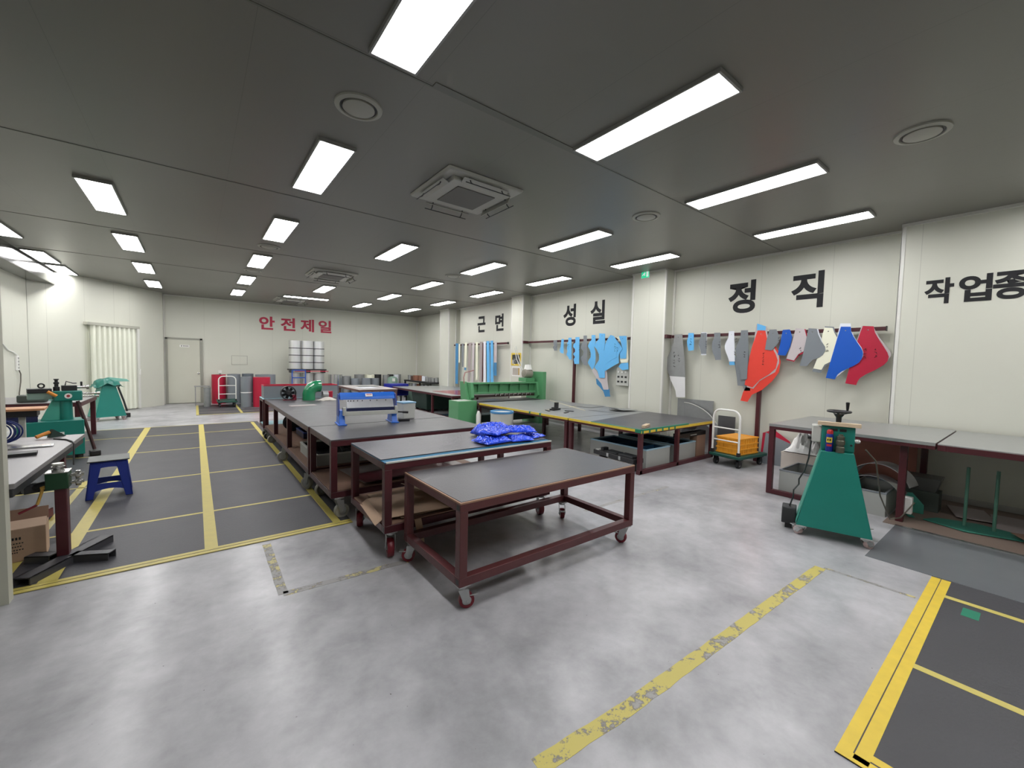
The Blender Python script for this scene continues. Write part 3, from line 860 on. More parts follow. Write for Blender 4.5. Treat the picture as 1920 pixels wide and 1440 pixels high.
t = open_box('metal_bin', 'long open grey tray box on the shelf below the third and fourth tables', 'box', 1.13, 2.3, 5.24, 6.2, 0.3062, 0.44, grey_b, light_g, black_s)
random.seed(3)
scr = MB()
for i in range(14):
    scr.box((1.35 + random.random() * 0.7, 5.5 + random.random() * 0.5, 0.345 + random.random() * 0.06), (0.3, 0.04, 0.02), random.random() * 3)
tag(scr.build('metal_offcuts', black_s), 'dark metal offcuts lying in the open grey tray box', 'scrap', None, 'stuff')

# items on the fourth and fifth tables
t = open_box('duct_box', 'long grey open duct box with a crimson rim at the far table end', 'box', 1.03, 2.36, 9.08, 9.45, 0.8002, 1.05, grey_p, red_p, red_p, 0.01)
t = thing('fan_drum', 'black round fan drum standing before the long grey duct box', 'fan', (1.37, 8.62, 0.8002))
w = MB(); w.lathe([(0.115, -0.05), (0.13, -0.05), (0.13, 0.05), (0.115, 0.05)], (0, 0, 0.135), 30, 'Y', True); w.build('ring', black, t)
w = MB()
for k in range(7):
    a = 2 * PI * k / 7
    R = Matrix.Rotation(a, 3, 'Y') @ Matrix.Rotation(0.5, 3, 'Z')
    w.box(Vector((0.062 * math.cos(a), 0, 0.135 - 0.062 * math.sin(a))), (0.1, 0.006, 0.05), R=R)
w.build('blades', black_s, t)
w = MB(); w.cyl((0, -0.05, 0.135), (0, 0.05, 0.135), 0.035); w.build('hub', black, t, 0.004)
w = MB(); w.bx(-0.09, 0.13, -0.06, 0.09, 0, 0.012); w.bx(0.07, 0.13, -0.05, 0.06, 0.012, 0.1); w.build('stand', mat('dark_crimson_sheet', (110, 18, 40), 0.4), t, 0.002)
def elbow(name, label, c, r, m, rz=0.0, seg=4, rad=0.19, up=0.09, out=0.12):
    t = thing(name, label, 'duct elbow', c, rz)
    pts = [Vector((0, 0, 0)), Vector((0, 0, up))]
    for i in range(1, seg + 1):
        a = PI / 2 * i / seg
        pts.append(Vector((rad * (1 - math.cos(a)), 0, up + rad * math.sin(a))))
    pts.append(pts[-1] + Vector((out, 0, 0)))
    for i in range(len(pts) - 1):
        w = MB(); n = 28
        def ring(k, rr):
            if k == 0: d = pts[1] - pts[0]
            elif k == len(pts) - 1: d = pts[-1] - pts[-2]
            else: d = (pts[k + 1] - pts[k]).normalized() + (pts[k] - pts[k - 1]).normalized()
            d.normalize()
            side = Vector((0, 1, 0)); u_ = side.cross(d)
            return [pts[k] + side * rr * math.cos(2 * PI * q / n) + u_ * rr * math.sin(2 * PI * q / n) for q in range(n)]
        rings = ring(i, r) + ring(i + 1, r) + ring(i + 1, r - 0.006) + ring(i, r - 0.006)
        w.add(rings, [(a * n + k, a * n + (k + 1) % n, ((a + 1) % 4) * n + (k + 1) % n, ((a + 1) % 4) * n + k) for a in range(4) for k in range(n)])
        w.build('duct_segment', m, t)
    return t
elbow('duct_elbow', 'glossy green jointed duct elbow standing before the long grey duct box', (1.70, 8.5, 0.8002), 0.112, mat('glossy_green_pvc', (28, 128, 84), 0.22, 0, 0.06, 4, coat=0.4), 0.1, rad=0.15, up=0.11, out=0.05)
w = MB(); w.bx(-0.06, 0.06, -0.02, 0.02, 0, 0.15); w.bx(-0.06, 0.0, -0.09, -0.02, 0.13, 0.15)
o = w.build('sheet_bracket', red_p, None, 0.003); o.location = (2.1, 8.65, 0.8002); tag(o, 'small crimson folded bracket right of the green elbow', 'bracket')
w = MB(); w.lathe([(0.075, -0.05), (0.08, -0.05), (0.08, 0.05), (0.075, 0.05)], (0, 0, 0.08), 26, 'X', True)
o = w.build('duct_collar', galv_d); o.location = (2.0, 8.55, 0.8002); tag(o, 'short pale metal collar lying on its side next to the crimson bracket', 'duct collar')
w = MB(); w.grid(lambda u, v: ((u - .5) * 0.34, (v - .5) * 0.16, 0.004 + 0.06 * math.sin(PI * u) * math.sin(PI * v) + 0.01 * noise.noise((u * 6, v * 6, 0))), 14, 10, 0.003)
o = w.build('grey_cloth', mat('grey_rag', (188, 184, 176), 0.9, 0, 0.1, 20)); o.location = (1.98, 8.3, 0.8025); tag(o, 'grey rag lying in front of the small metal collar', 'rag')
w = MB(); w.grid(lambda u, v: ((u - .5) * 0.22, (v - .5) * 0.18, 0.005 + 0.075 * math.sin(PI * u) * math.sin(PI * v) * (0.7 + 0.8 * noise.noise((u * 5, v * 5, 3)))), 14, 12, 0.003)
o = w.build('crumpled_paper', paper); o.location = (2.36, 8.3, 0.8002); tag(o, 'crumpled white paper half hidden behind the blue sheet bender', 'paper')
o = MB().bx(-0.2, 0.2, -0.08, 0.08, 0, 0.004).build('metal_offcut', taupe_p); o.location = (1.42, 7.55, 0.8002); o.rotation_euler = (0, 0, 0.12); tag(o, 'thin pink grey metal strip lying flat near the black fan drum', 'offcut')
# shelf of the fourth table
t = thing('cable_drum', 'black round drum on the shelf under the longest table', 'drum', (1.35, 8.1, 0.3062))
w = MB(); w.lathe([(0.02, -0.08), (0.14, -0.08), (0.14, -0.07), (0.07, -0.06), (0.07, 0.06), (0.14, 0.07), (0.14, 0.08), (0.02, 0.08)], (0, 0, 0.14), 28, 'Y'); w.build('drum_body', black, t)
w = MB(); w.cyl((0, -0.09, 0.14), (0, 0.09, 0.14), 0.03); w.build('axle', black_s, t)
t = open_box('blue_crate', 'low dark blue crate on the shelf under the longest table', 'crate', 1.35, 1.85, 7.15, 7.75, 0.3062, 0.40, navy, blue_d, None)
sheet('brown_board', 'brown board lying on the longest table shelf beside the grey tray box', 'board', (1.6, 6.7, 0.3062), 0.9, 0.5, 0.1, card_d, 0.006, 0, None, 0.003, 11)

# ---------------------------------------------------------------- blue sheet bender on the third and fourth tables
bt = thing('sheet_bender', 'blue and grey hand sheet bender standing on the long black tables', 'sheet bender', (1.72, 5.17, 0.8002), -0.12)
for s, x in ((-1, -0.325), (1, 0.3)):
    w = MB()
    w.hexa([(x - 0.035, -0.12, 0), (x + 0.035, -0.12, 0), (x + 0.035, 0.14, 0), (x - 0.035, 0.14, 0)],
           [(x - 0.03, -0.05, 0.17), (x + 0.03, -0.05, 0.17), (x + 0.03, 0.1, 0.17), (x - 0.03, 0.1, 0.17)])
    w.bx(x - 0.05, x + 0.05, -0.14, 0.16, 0, 0.012)
    w.build('foot', blue_p, bt, 0.004)
    w = MB(); w.prism([(-0.07, 0.1), (0.1, 0.1), (0.1, 0.3), (0.04, 0.375), (-0.02, 0.36), (-0.07, 0.25)], (x + s * 0.03 - 0.006, 0, 0), (0, 1, 0), (0, 0, 1), (0.012, 0, 0)); w.build('side_plate', blue_d, bt, 0.002)
w = MB(); w.prism([(0.10, 0.31), (0.10, 0.365), (0.02, 0.385), (-0.03, 0.33), (-0.035, 0.30)], (-0.34, 0, 0), (0, 1, 0), (0, 0, 1), (0.66, 0, 0)); w.build('clamping_beam', blue_p, bt, 0.004)
w = MB(); w.prism([(-0.036, 0.30), (-0.026, 0.305), (-0.085, 0.2), (-0.098, 0.205)], (-0.27, 0, 0), (0, 1, 0), (0, 0, 1), (0.56, 0, 0)); w.build('clamping_fingers', mat('ground_steel', (186, 188, 192), 0.345, 0.6, 0.1, 20), bt, 0.001)
w = MB()
for q in (-0.25, -0.22, -0.185, -0.14, -0.085, 0.01, 0.09, 0.2):
    w.cyl((q, -0.045, 0.283), (q, -0.056, 0.289), 0.006, n=8)
w.build('finger_bolts', black_s, bt)
w = MB(); w.bx(-0.27, 0.29, -0.125, -0.09, 0.165, 0.203); w.build('bending_bar', navy, bt, 0.003)
w = MB(); w.bx(-0.3, 0.32, -0.14, -0.1, 0.118, 0.166); w.bx(-0.32, -0.285, -0.145, -0.08, 0.118, 0.215); w.bx(0.295, 0.33, -0.145, -0.08, 0.118, 0.215); w.build('apron', light_g, bt, 0.003)
w = MB(); w.bx(-0.30, 0.30, -0.06, 0.1, 0.13, 0.19); w.build('bed', blue_d, bt, 0.004)
w = MB(); w.cyl((0.32, -0.12, 0.14), (0.4, -0.14, 0.135), 0.009, n=10); w.cyl((0.39, -0.138, 0.135), (0.46, -0.152, 0.13), 0.014, n=12); w.build('handle', black, bt)
w = MB(); w.box((0.0, -0.018, 0.352), (0.085, 0.003, 0.045), R=Matrix.Rotation(-0.75, 3, 'X')); lb = w.build('label_plate', white, bt)
w = MB()
for q in (-0.022, -0.006, 0.011, 0.027):
    w.box((q, -0.0195, 0.36), (0.011, 0.003, 0.012), R=Matrix.Rotation(-0.75, 3, 'X'))
w.build('label_print', red_p, lb)
t = thing('grey_bucket', 'square grey bucket with a pale blue rim behind the blue sheet bender', 'bucket', (2.30, 5.36, 0.8002), 0.1)
w = MB(); w.hexa([(-0.085, -0.085, 0), (0.085, -0.085, 0), (0.085, 0.085, 0), (-0.085, 0.085, 0)], [(-0.095, -0.095, 0.22), (0.095, -0.095, 0.22), (0.095, 0.095, 0.22), (-0.095, 0.095, 0.22)]); w.build('bucket_body', light_g, t, 0.006)
w = MB(); w.bx(-0.1, 0.1, -0.1, 0.1, 0.21, 0.228); w.build('bucket_rim', mat('pale_blue_plastic', (120, 166, 196), 0.4), t, 0.004)
w = MB(); w.bx(0.094, 0.122, -0.04, 0.03, 0.15, 0.19); w.build('bucket_clip', white, t, 0.004)
o = MB().bx(-0.07, 0.07, -0.03, 0.03, 0, 0.03).build('sanding_block', black, None, 0.004); o.location = (2.16, 5.10, 0.8002); o.rotation_euler = (0, 0, -0.2); tag(o, 'small black block by the foot of the blue sheet bender', 'tool')

# ---------------------------------------------------------------- blue foil bags on the second table
def bag(label, c, sx, sy, h, rz, seed):
    R = Matrix.Rotation(rz, 3, 'Z')
    w = MB()
    N = 44
    def f(u, v, sgn):
        a, b = u * 2 - 1, v * 2 - 1
        e = max(0.0, (1 - abs(a) ** 3.5)) * max(0.0, (1 - abs(b) ** 3.5))
        e = e ** 0.5
        k = noise.noise((u * 4 + seed, v * 4, sgn * 3)) * 0.5 + noise.noise((u * 9 + seed, v * 9, 5)) * 0.35 + noise.noise((u * 19, v * 17 + seed, 2)) * 0.3 - 0.7 * abs(noise.noise((u * 11 + seed, v * 7, 8))) - 0.45 * abs(noise.noise((u * 23 + seed, v * 19, 3))) - 0.35 * abs(noise.noise((u * 6, v * 15 + seed, 1)))
        k *= min(1.0, 0.11 / h)
        z = h * (0.16 + 0.5 * e * (1 + 0.55 * k) * 1) if sgn > 0 else 0.002 + h * 0.1 * (1 - e)
        j = 1 + 0.06 * noise.noise((a * 2 + seed, b * 2, 4))
        return R @ Vector((a * sx / 2 * j, b * sy / 2 * j, z))
    top = [f(i / N, j / N, 1) for i in range(N + 1) for j in range(N + 1)]
    bot = [f(i / N, j / N, -1) for i in range(N + 1) for j in range(N + 1)]
    idx = lambda i, j: i * (N + 1) + j
    fs = [(idx(i, j), idx(i + 1, j), idx(i + 1, j + 1), idx(i, j + 1)) for i in range(N) for j in range(N)]
    n = len(top)
    fb = [tuple(n + q for q in reversed(q4)) for q4 in fs]
    rim = [idx(i, 0) for i in range(N)] + [idx(N, j) for j in range(N)] + [idx(i, N) for i in range(N, 0, -1)] + [idx(0, j) for j in range(N, 0, -1)]
    fr = [(rim[k], n + rim[k], n + rim[(k + 1) % len(rim)], rim[(k + 1) % len(rim)]) for k in range(len(rim))]
    w.add(top + bot, fs + fb + fr)
    o = w.build('foil_bag', foil, None, 0, True, 0.5)
    o.location = c
    tag(o, label, 'bag', 'blue foil bags on the second table')
    return o
Z2 = 0.8042
bag('blue foil bag lying lowest at the left of the pile', (2.32, 3.31, Z2), 0.32, 0.26, 0.11, 0.1, 1.0)
bag('blue foil bag with a silver corner at the front of the pile', (2.62, 3.27, Z2), 0.26, 0.22, 0.08, -0.15, 4.3)
bag('thin blue foil bag poking out past the table corner', (2.87, 3.36, Z2), 0.22, 0.24, 0.06, 0.2, 9.1)
bag('blue foil bag leaning over the others on the right of the pile', (2.73, 3.40, Z2 + 0.06), 0.34, 0.24, 0.1, -0.45, 14.0)
bag('blue foil bag on top of the left of the pile', (2.40, 3.37, Z2 + 0.075), 0.32, 0.24, 0.09, 0.4, 21.0)
bag('blue foil bag furthest back and highest in the pile', (2.56, 3.66, Z2 + 0.0), 0.40, 0.26, 0.21, 0.2, 33.0)

# ---------------------------------------------------------------- hanging templates: outlines as (y, z) metres on the right-hand wall
OUT = {
'silver':[(4.545,2.227),(4.377,2.233),(4.357,2.045),(4.319,1.822),(4.29,1.568),(4.282,1.39),(4.618,1.399),(4.669,1.509),(4.694,1.591),(4.699,1.69),(4.681,1.773),(4.64,1.855),(4.591,1.969),(4.561,2.082)],
'silver_tip':[(4.282,1.39),(4.263,0.996),(4.448,0.984),(4.471,1.109),(4.51,1.188),(4.558,1.267),(4.598,1.347),(4.618,1.399)],
'bluesmall':[(4.255,2.247),(4.145,2.242),(4.129,1.915),(4.235,1.901),(4.266,2.011),(4.275,2.09),(4.257,2.168)],
'greyA':[(4.008,2.233),(3.899,2.235),(3.883,1.844),(3.982,1.845),(3.996,1.914),(4.038,2.022),(4.034,2.099),(4.007,2.152)],
'greyA_back':[(3.996,2.251),(3.89,2.243),(3.885,1.822),(3.985,1.819),(3.995,1.899),(4.042,2.007),(4.033,2.084),(4.001,2.152)],
'greyB':[(3.754,2.228),(3.643,2.228),(3.604,1.733),(3.707,1.729),(3.733,1.807),(3.766,1.867),(3.787,1.987),(3.78,2.062),(3.749,2.136)],
'whiteA':[(3.492,2.243),(3.401,2.246),(3.36,1.706),(3.461,1.705),(3.483,1.778),(3.523,1.865),(3.548,1.939),(3.55,1.997),(3.533,2.056),(3.496,2.127)],
'whiteA_back':[(3.485,2.246),(3.406,2.245),(3.354,1.644),(3.455,1.64),(3.468,1.763)],
'greyC':[(3.277,2.25),(3.164,2.249),(3.14,1.905),(3.139,1.399),(3.242,1.401),(3.251,1.508),(3.291,1.693),(3.348,1.879),(3.351,1.936),(3.327,2.022),(3.282,2.12)],
'greyC_back':[(3.261,2.19),(3.167,2.186),(3.085,1.205),(3.178,1.198),(3.199,1.275),(3.298,1.284),(3.319,1.434),(3.356,1.62),(3.374,1.706),(3.327,1.879)],
'redfront':[(3.012,2.236),(2.896,2.235),(2.867,2.109),(2.804,1.983),(2.719,1.834),(2.685,1.736),(2.707,1.6),(2.802,1.498),(2.935,1.404),(3.047,1.265),(3.175,1.301),(3.146,1.55),(3.121,1.783),(3.083,1.989)],
'redmid':[(3.041,2.339),(2.876,2.297),(2.85,2.084),(2.758,1.958),(2.673,1.809),(2.665,1.687),(2.715,1.538),(2.834,1.459),(2.946,1.378),(3.034,1.245),(3.144,1.264),(3.095,1.758)],
'redback':[(2.94,2.187),(2.835,2.158),(2.688,1.883),(2.645,1.712),(2.66,1.54),(2.752,1.388),(2.903,1.228),(3.053,1.14),(3.119,1.01),(3.236,1.021),(3.201,1.169),(3.037,1.553)],
'redtag':[(3.023,2.353),(2.888,2.3),(2.891,2.23),(3.022,2.241)],
'greyD':[(2.828,2.24),(2.724,2.239),(2.659,2.078),(2.694,2.006),(2.777,1.896),(2.88,1.91),(2.865,2.059)],
'blueB':[(2.636,2.228),(2.534,2.23),(2.496,2.109),(2.516,1.954),(2.576,1.81),(2.689,1.822),(2.662,2.005)],
'beige':[(2.456,2.245),(2.339,2.232),(2.298,2.09),(2.331,1.88),(2.4,1.833),(2.456,1.733),(2.563,1.761),(2.501,2.001)],
'beige_back':[(2.441,2.237),(2.325,2.227),(2.281,2.078),(2.32,1.857),(2.392,1.81),(2.456,1.714),(2.566,1.742),(2.5,1.977)],
'greyE':[(2.28,2.236),(2.172,2.223),(2.152,2.142),(2.104,2.027),(2.053,1.946),(2.044,1.889),(2.075,1.821),(2.12,1.782),(2.205,1.74),(2.242,1.693),(2.269,1.646),(2.37,1.649),(2.322,1.904)],
'greyE_back':[(2.259,2.228),(2.156,2.216),(2.137,2.142),(2.089,2.026),(2.059,1.946),(2.059,1.878),(2.115,1.798),(2.206,1.752),(2.253,1.717),(2.312,1.904)],
'cream':[(2.077,2.237),(1.975,2.225),(1.953,2.157),(1.902,2.055),(1.86,1.921),(1.871,1.788),(1.941,1.743),(1.994,1.708),(2.048,1.674),(2.082,1.593),(2.189,1.613),(2.131,1.81),(2.08,1.992),(2.106,2.061),(2.092,2.151)],
'cream_back':[(2.075,2.255),(1.963,2.242),(1.939,2.163),(1.892,2.054),(1.852,1.91),(1.866,1.77),(1.993,1.688),(2.038,1.647),(2.089,1.545),(2.2,1.566),(2.131,1.81),(2.084,1.992)],
'bluebig':[(1.873,2.238),(1.758,2.231),(1.75,2.158),(1.718,2.083),(1.677,2.009),(1.628,1.926),(1.605,1.874),(1.599,1.833),(1.607,1.771),(1.637,1.713),(1.684,1.671),(1.764,1.622),(1.838,1.572),(1.879,1.528),(1.906,1.457),(2.018,1.473),(1.969,1.747),(1.914,2.037)],
'bluebig_back':[(1.884,2.286),(1.763,2.279),(1.751,2.168),(1.709,2.078),(1.668,2.004),(1.62,1.925),(1.598,1.863),(1.595,1.812),(1.618,1.75),(1.765,1.627),(1.895,1.489),(1.961,1.747),(1.916,2.069)],
'redbig':[(1.624,2.236),(1.505,2.223),(1.488,2.136),(1.432,2.023),(1.382,1.932),(1.34,1.852),(1.324,1.797),(1.334,1.733),(1.369,1.682),(1.457,1.61),(1.556,1.545),(1.617,1.491),(1.639,1.448),(1.656,1.385),(1.783,1.404),(1.754,1.591),(1.697,1.927),(1.644,2.163)],
'redbig_back':[(1.64,2.237),(1.509,2.226),(1.477,2.14),(1.418,2.033),(1.352,1.932),(1.311,1.862),(1.301,1.812),(1.334,1.733),(1.556,1.545),(1.64,1.459),(1.746,1.432),(1.787,1.409),(1.748,1.622),(1.689,1.999)],
'm_grey':[(8.043,2.213),(7.908,2.218),(7.892,1.937),(8.006,1.938),(8.021,1.982),(8.058,2.009),(8.049,2.045),(8.014,2.071),(8.04,2.133)],
'm_blueA':[(7.742,2.239),(7.656,2.236),(7.652,1.857),(7.764,1.884),(7.792,1.945),(7.766,2.04),(7.75,2.144)],
'm_blueB':[(7.489,2.265),(7.382,2.262),(7.359,1.704),(7.442,1.712),(7.487,1.78),(7.547,1.831),(7.51,1.917),(7.537,1.994),(7.509,2.07),(7.535,2.122),(7.494,2.163)],
'm_blueC':[(7.244,2.269),(7.108,2.269),(7.095,1.599),(7.25,1.596),(7.283,1.713),(7.244,1.772),(7.307,1.848),(7.24,1.914),(7.252,1.973),(7.319,2.033),(7.299,2.1),(7.241,2.14)],
'm_greyB':[(6.976,2.297),(6.867,2.298),(6.814,1.563),(6.923,1.569),(7.028,1.699),(7.042,1.765),(6.967,1.831),(6.96,1.912),(7.052,1.995),(7.048,2.053),(6.971,2.174)],
'm_blueD':[(6.708,2.303),(6.593,2.298),(6.575,2.131),(6.622,2.021),(6.576,1.91),(6.56,1.767),(6.565,1.639),(6.591,1.543),(6.651,1.47),(6.739,1.556),(6.803,1.636),(6.777,1.701),(6.716,1.766),(6.714,1.862),(6.757,1.959),(6.82,2.041),(6.764,2.136),(6.707,2.183)],
'm_blueE':[(6.466,2.332),(6.29,2.317),(6.281,2.124),(6.301,1.938),(6.268,1.644),(6.253,1.29),(6.416,1.283),(6.484,1.451),(6.587,1.528),(6.522,1.608),(6.445,1.704),(6.45,1.83),(6.527,1.957),(6.617,2.037),(6.545,2.131),(6.466,2.207)],
'm_beigeA':[(6.66,1.446),(6.579,1.488),(6.482,1.403),(6.416,1.279),(6.244,1.458),(6.212,1.428),(6.192,1.243),(6.147,1.021),(6.294,1.011),(6.37,1.156),(6.55,1.305)],
'm_blueF':[(6.538,1.258),(6.456,1.262),(6.328,1.111),(6.275,1.036),(6.129,1.045),(6.095,0.862),(6.247,0.85),(6.302,0.971),(6.406,1.059),(6.512,1.132)],
'm_blueG':[(6.125,2.28),(6.029,2.254),(5.95,2.161),(5.872,2.061),(5.86,2.009),(5.912,1.935),(5.937,1.86),(5.929,1.769),(6.044,1.723),(6.156,1.661),(6.231,1.601),(6.296,1.643),(6.297,1.861),(6.271,2.062),(6.217,2.168)],
'm_blueH':[(6.085,2.241),(5.999,2.215),(5.834,2.038),(5.78,1.963),(5.863,1.859),(5.877,1.769),(5.861,1.649),(6.018,1.571),(6.244,1.45),(6.293,1.456),(6.29,1.706),(6.231,2.046)],
'm_blueI':[(5.899,2.249),(5.691,2.244),(5.67,1.976),(5.68,1.741),(5.836,1.74),(5.863,1.859),(5.795,1.963),(5.838,2.113)],
'm_cream':[(5.981,2.219),(5.916,2.235),(5.681,2.226),(5.623,1.726),(5.646,1.653),(5.826,1.65),(5.857,1.725),(5.8,2.082)],
'm_blueJ':[(5.886,1.559),(5.816,1.635),(5.62,1.653),(5.61,1.506),(5.773,1.484)],
's_blue':[(13.245,2.249),(13.057,2.245),(13.038,0.775),(13.227,0.773)],
's_cream':[(13.041,2.229),(12.925,2.226),(12.93,1.554),(13.02,1.553)],
's_grey':[(12.81,2.232),(12.677,2.229),(12.671,1.404),(12.763,1.397)],
's_cream2':[(12.591,2.261),(12.441,2.262),(12.477,1.377),(12.599,1.388)],
's_cream2tip':[(12.599,1.388),(12.477,1.377),(12.494,1.285),(12.616,1.295)],
's_taupe':[(12.341,2.247),(12.147,2.255),(12.199,0.894),(12.371,0.885)],
's_light':[(12.099,2.254),(11.956,2.25),(11.991,0.866),(12.116,0.868)],
's_cream3':[(11.886,2.261),(11.747,2.258),(11.727,0.981),(11.844,0.988)],
's_grey2':[(11.633,2.267),(11.462,2.263),(11.46,0.907),(11.62,0.924)],
's_maroon':[(11.519,2.228),(11.407,2.225),(11.403,0.935),(11.493,0.93)],
's_white':[(11.409,2.266),(11.277,2.27),(11.231,0.919),(11.362,0.912)],
's_blue2':[(11.234,2.281),(11.062,2.277),(10.994,0.92),(11.157,0.923)],
's_blue3':[(10.999,2.287),(10.853,2.283),(10.784,0.931),(10.951,0.929)],
's_grey3':[(10.789,2.246),(10.646,2.242),(10.635,1.586),(10.782,1.584)],
's_grey3tip':[(10.782,1.584),(10.635,1.586),(10.628,1.168),(10.772,1.169)],
}
rail_m = mar
def rail(label, y0, y1, ycol, post=None):
    t = thing('wall_rail', label, 'rail', (7.63, (y0 + y1) / 2, 2.19))
    c = (y0 + y1) / 2
    MB().bx(-0.025, 0.025, y0 - c, y1 - c, -0.027, 0.027).build('bar', rail_m, t, 0.003)
    if ycol is not None:
        MB().bx(XW - 7.63 + 0.0, -0.025, ycol - c - 0.055, ycol - c, -0.035, 0.035).build('end_bracket', rail_m, t, 0.003)
    MB().bx(-0.03, 0.03, y0 - c - 0.01, y0 - c, -0.034, 0.034).build('end_cap', black_s, t)
    for q in (0.25, 0.75):
        yy = y0 + (y1 - y0) * q - c
        MB().bx(0.02, 0.1, yy - 0.02, yy + 0.02, -0.02, 0.02).build('wall_stub', rail_m, t)
    if post is not None:
        MB().bx(-0.03, 0.03, post - c - 0.03, post - c + 0.03, -2.19, -0.027).build('post', rail_m, t, 0.003)
rail('maroon rail under the widest row of red, blue and grey templates', 1.38, 4.62, 4.675, 2.96)
rail('maroon rail carrying the sky blue templates, with a post to the floor', 5.62, 9.11, 9.165, 7.3)
rail('short maroon rail carrying the long thin strips', 10.12, 13.42, None)

SC = [random.Random(11)]
def scribble(parent, cy, cz, x, h, n, m=ink, vert=True):
    """a short run of felt-pen strokes"""
    r = random.Random(int(cy * 1000) + int(cz * 777))
    w = MB()
    for i in range(n):
        z0 = cz + (n / 2 - i) * h
        pts = []
        for k in range(5):
            pts.append((x, cy + (r.random() - .5) * h * 0.9, z0 - h * 0.35 + (r.random() - .5) * h * 0.8))
        w.tube(pts, 0.0028, 5)
    w.build('pen_marks', m, parent)

def hang(key, name, label, m, layer, group, marks=None, hole=True, tip=None, th=0.003):
    poly = OUT[key]
    y0 = sum(p[0] for p in poly) / len(poly); z1 = max(p[1] for p in poly)
    x = 7.585 - 0.0055 * layer
    t = thing(name, label, 'template', (x, y0, z1), 0, group)
    MB().prism([(a - y0, b - z1) for a, b in poly], (-th, 0, 0), (0, 1, 0), (0, 0, 1), (th, 0, 0)).build('sheet', m, t, 0, False)
    if tip:
        MB().prism([(a - y0, b - z1) for a, b in OUT[tip[0]]], (-th, 0, 0), (0, 1, 0), (0, 0, 1), (th, 0, 0)).build('lower_end', tip[1], t, 0, False)
    if hole:
        top = sorted(poly, key=lambda p: -p[1])[:2]
        hy = (top[0][0] + top[1][0]) / 2 - y0
        w = MB(); w.cyl((-th - 0.002, hy, -0.06), (0, hy, -0.06), 0.008, n=10); w.build('hanging_screw', steel, t)
    if marks:
        for (my, mz, h, n) in marks:
            scribble(t, my - y0, mz - z1, -th - 0.0012, h, n)
    return t
G1 = 'cut sheet templates hanging on the near maroon rail'
hang('silver', 'sheet_template', 'tall bare metal template with a bright lower end, beside the exit sign column', galv_d, 1, G1, [(4.52, 1.72, 0.07, 5), (4.43, 1.75, 0.06, 3)], True, ('silver_tip', alu_w))  # paler metal on the lower end imitates light reflected by the same sheet
hang('bluesmall', 'sheet_template', 'small sky blue template between bare metal and grey ones', sky_p, 1, G1, [(4.2, 2.07, 0.05, 3)])
hang('greyA_back', 'sheet_template', 'white sheet peeking out behind the second small grey template', white_p, 0, G1, None, False)
hang('greyA', 'sheet_template', 'small grey template with a white sheet behind it', grey_p, 1, G1, [(3.89, 2.0, 0.04, 4)])
hang('greyB', 'sheet_template', 'small plain grey template left of the white one', grey_p, 1, G1, [(3.65, 2.0, 0.045, 3)])
hang('whiteA_back', 'sheet_template', 'sky blue sheet showing below the white template', sky_p, 0, G1, None, False)
hang('whiteA', 'sheet_template', 'white curved template with black pen marks', white_p, 1, G1, [(3.36, 2.07, 0.05, 2), (3.36, 1.87, 0.05, 3)])
hang('greyC_back', 'sheet_template', 'longer grey template hidden behind the tall grey one', grey_p, 0, G1, None, False)
hang('greyC', 'sheet_template', 'tall grey template overlapping the vermilion one', grey_p, 4, G1, [(3.2, 1.82, 0.05, 3)])
hang('redback', 'sheet_template', 'rear vermilion template reaching lowest of all', orange_p, 0, G1, None, False)
hang('redmid', 'sheet_template', 'white and grey sheet sandwiched between two vermilion templates', beige_p, 1, G1, None, False)
hang('redfront', 'sheet_template', 'front vermilion rounded template', orange_p, 2, G1, [(2.9, 1.75, 0.035, 6)])
hang('redtag', 'sheet_template', 'sky blue tab sticking up above the vermilion templates', sky_p, 3, G1, None, False)
hang('greyD', 'sheet_template', 'small grey template on top of the vermilion one', grey_p, 4, G1, [(2.68, 2.07, 0.04, 2)])
hang('blueB', 'sheet_template', 'small royal blue template', blue_s, 2, G1)
hang('beige_back', 'sheet_template', 'crimson sheet peeking out behind the pink grey template', red_p, 0, G1, None, False)
hang('beige', 'sheet_template', 'pink grey template with a crimson sheet behind it', beige_p, 1, G1, [(2.38, 1.87, 0.05, 3)])
hang('greyE_back', 'sheet_template', 'white sheet behind the rounded grey template', white_p, 1, G1, None, False)
hang('greyE', 'sheet_template', 'large rounded grey template left of the cream one', grey_p, 3, G1, [(2.02, 1.93, 0.05, 3)])
hang('cream_back', 'sheet_template', 'dark grey sheet edging the cream template', grey_p, 1, G1, None, False)
hang('cream', 'sheet_template', 'cream template between the grey and the big blue one', cream_p, 2, G1, [(1.83, 1.97, 0.04, 3)])
hang('bluebig_back', 'sheet_template', 'white sheet behind the big royal blue template', white_p, 3, G1, None, False)
hang('bluebig', 'sheet_template', 'big royal blue rounded template', blue_s, 4, G1, [(1.58, 1.84, 0.05, 3)])
hang('redbig_back', 'sheet_template', 'pale sheet behind the big crimson template', beige_p, 0, G1, None, False)
hang('redbig', 'sheet_template', 'big crimson pointed template at the end of the rail', red_p, 1, G1, [(1.46, 1.84, 0.05, 3)])
G2 = 'cut sheet templates hanging on the middle maroon rail'
hang('m_grey', 'sheet_template', 'smallest grey template at the far end of the blue row', grey_p, 1, G2)
hang('m_blueA', 'sheet_template', 'smallest sky blue template of the row', sky_p, 1, G2, [(7.93, 2.05, 0.04, 3)])
hang('m_blueB', 'sheet_template', 'second smallest sky blue template, left of the post', sky_p, 1, G2, [(7.48, 2.02, 0.05, 3)])
hang('m_blueC', 'sheet_template', 'narrow sky blue template with a scalloped edge right of the post', sky_p, 1, G2, [(7.1, 2.0, 0.05, 3)])
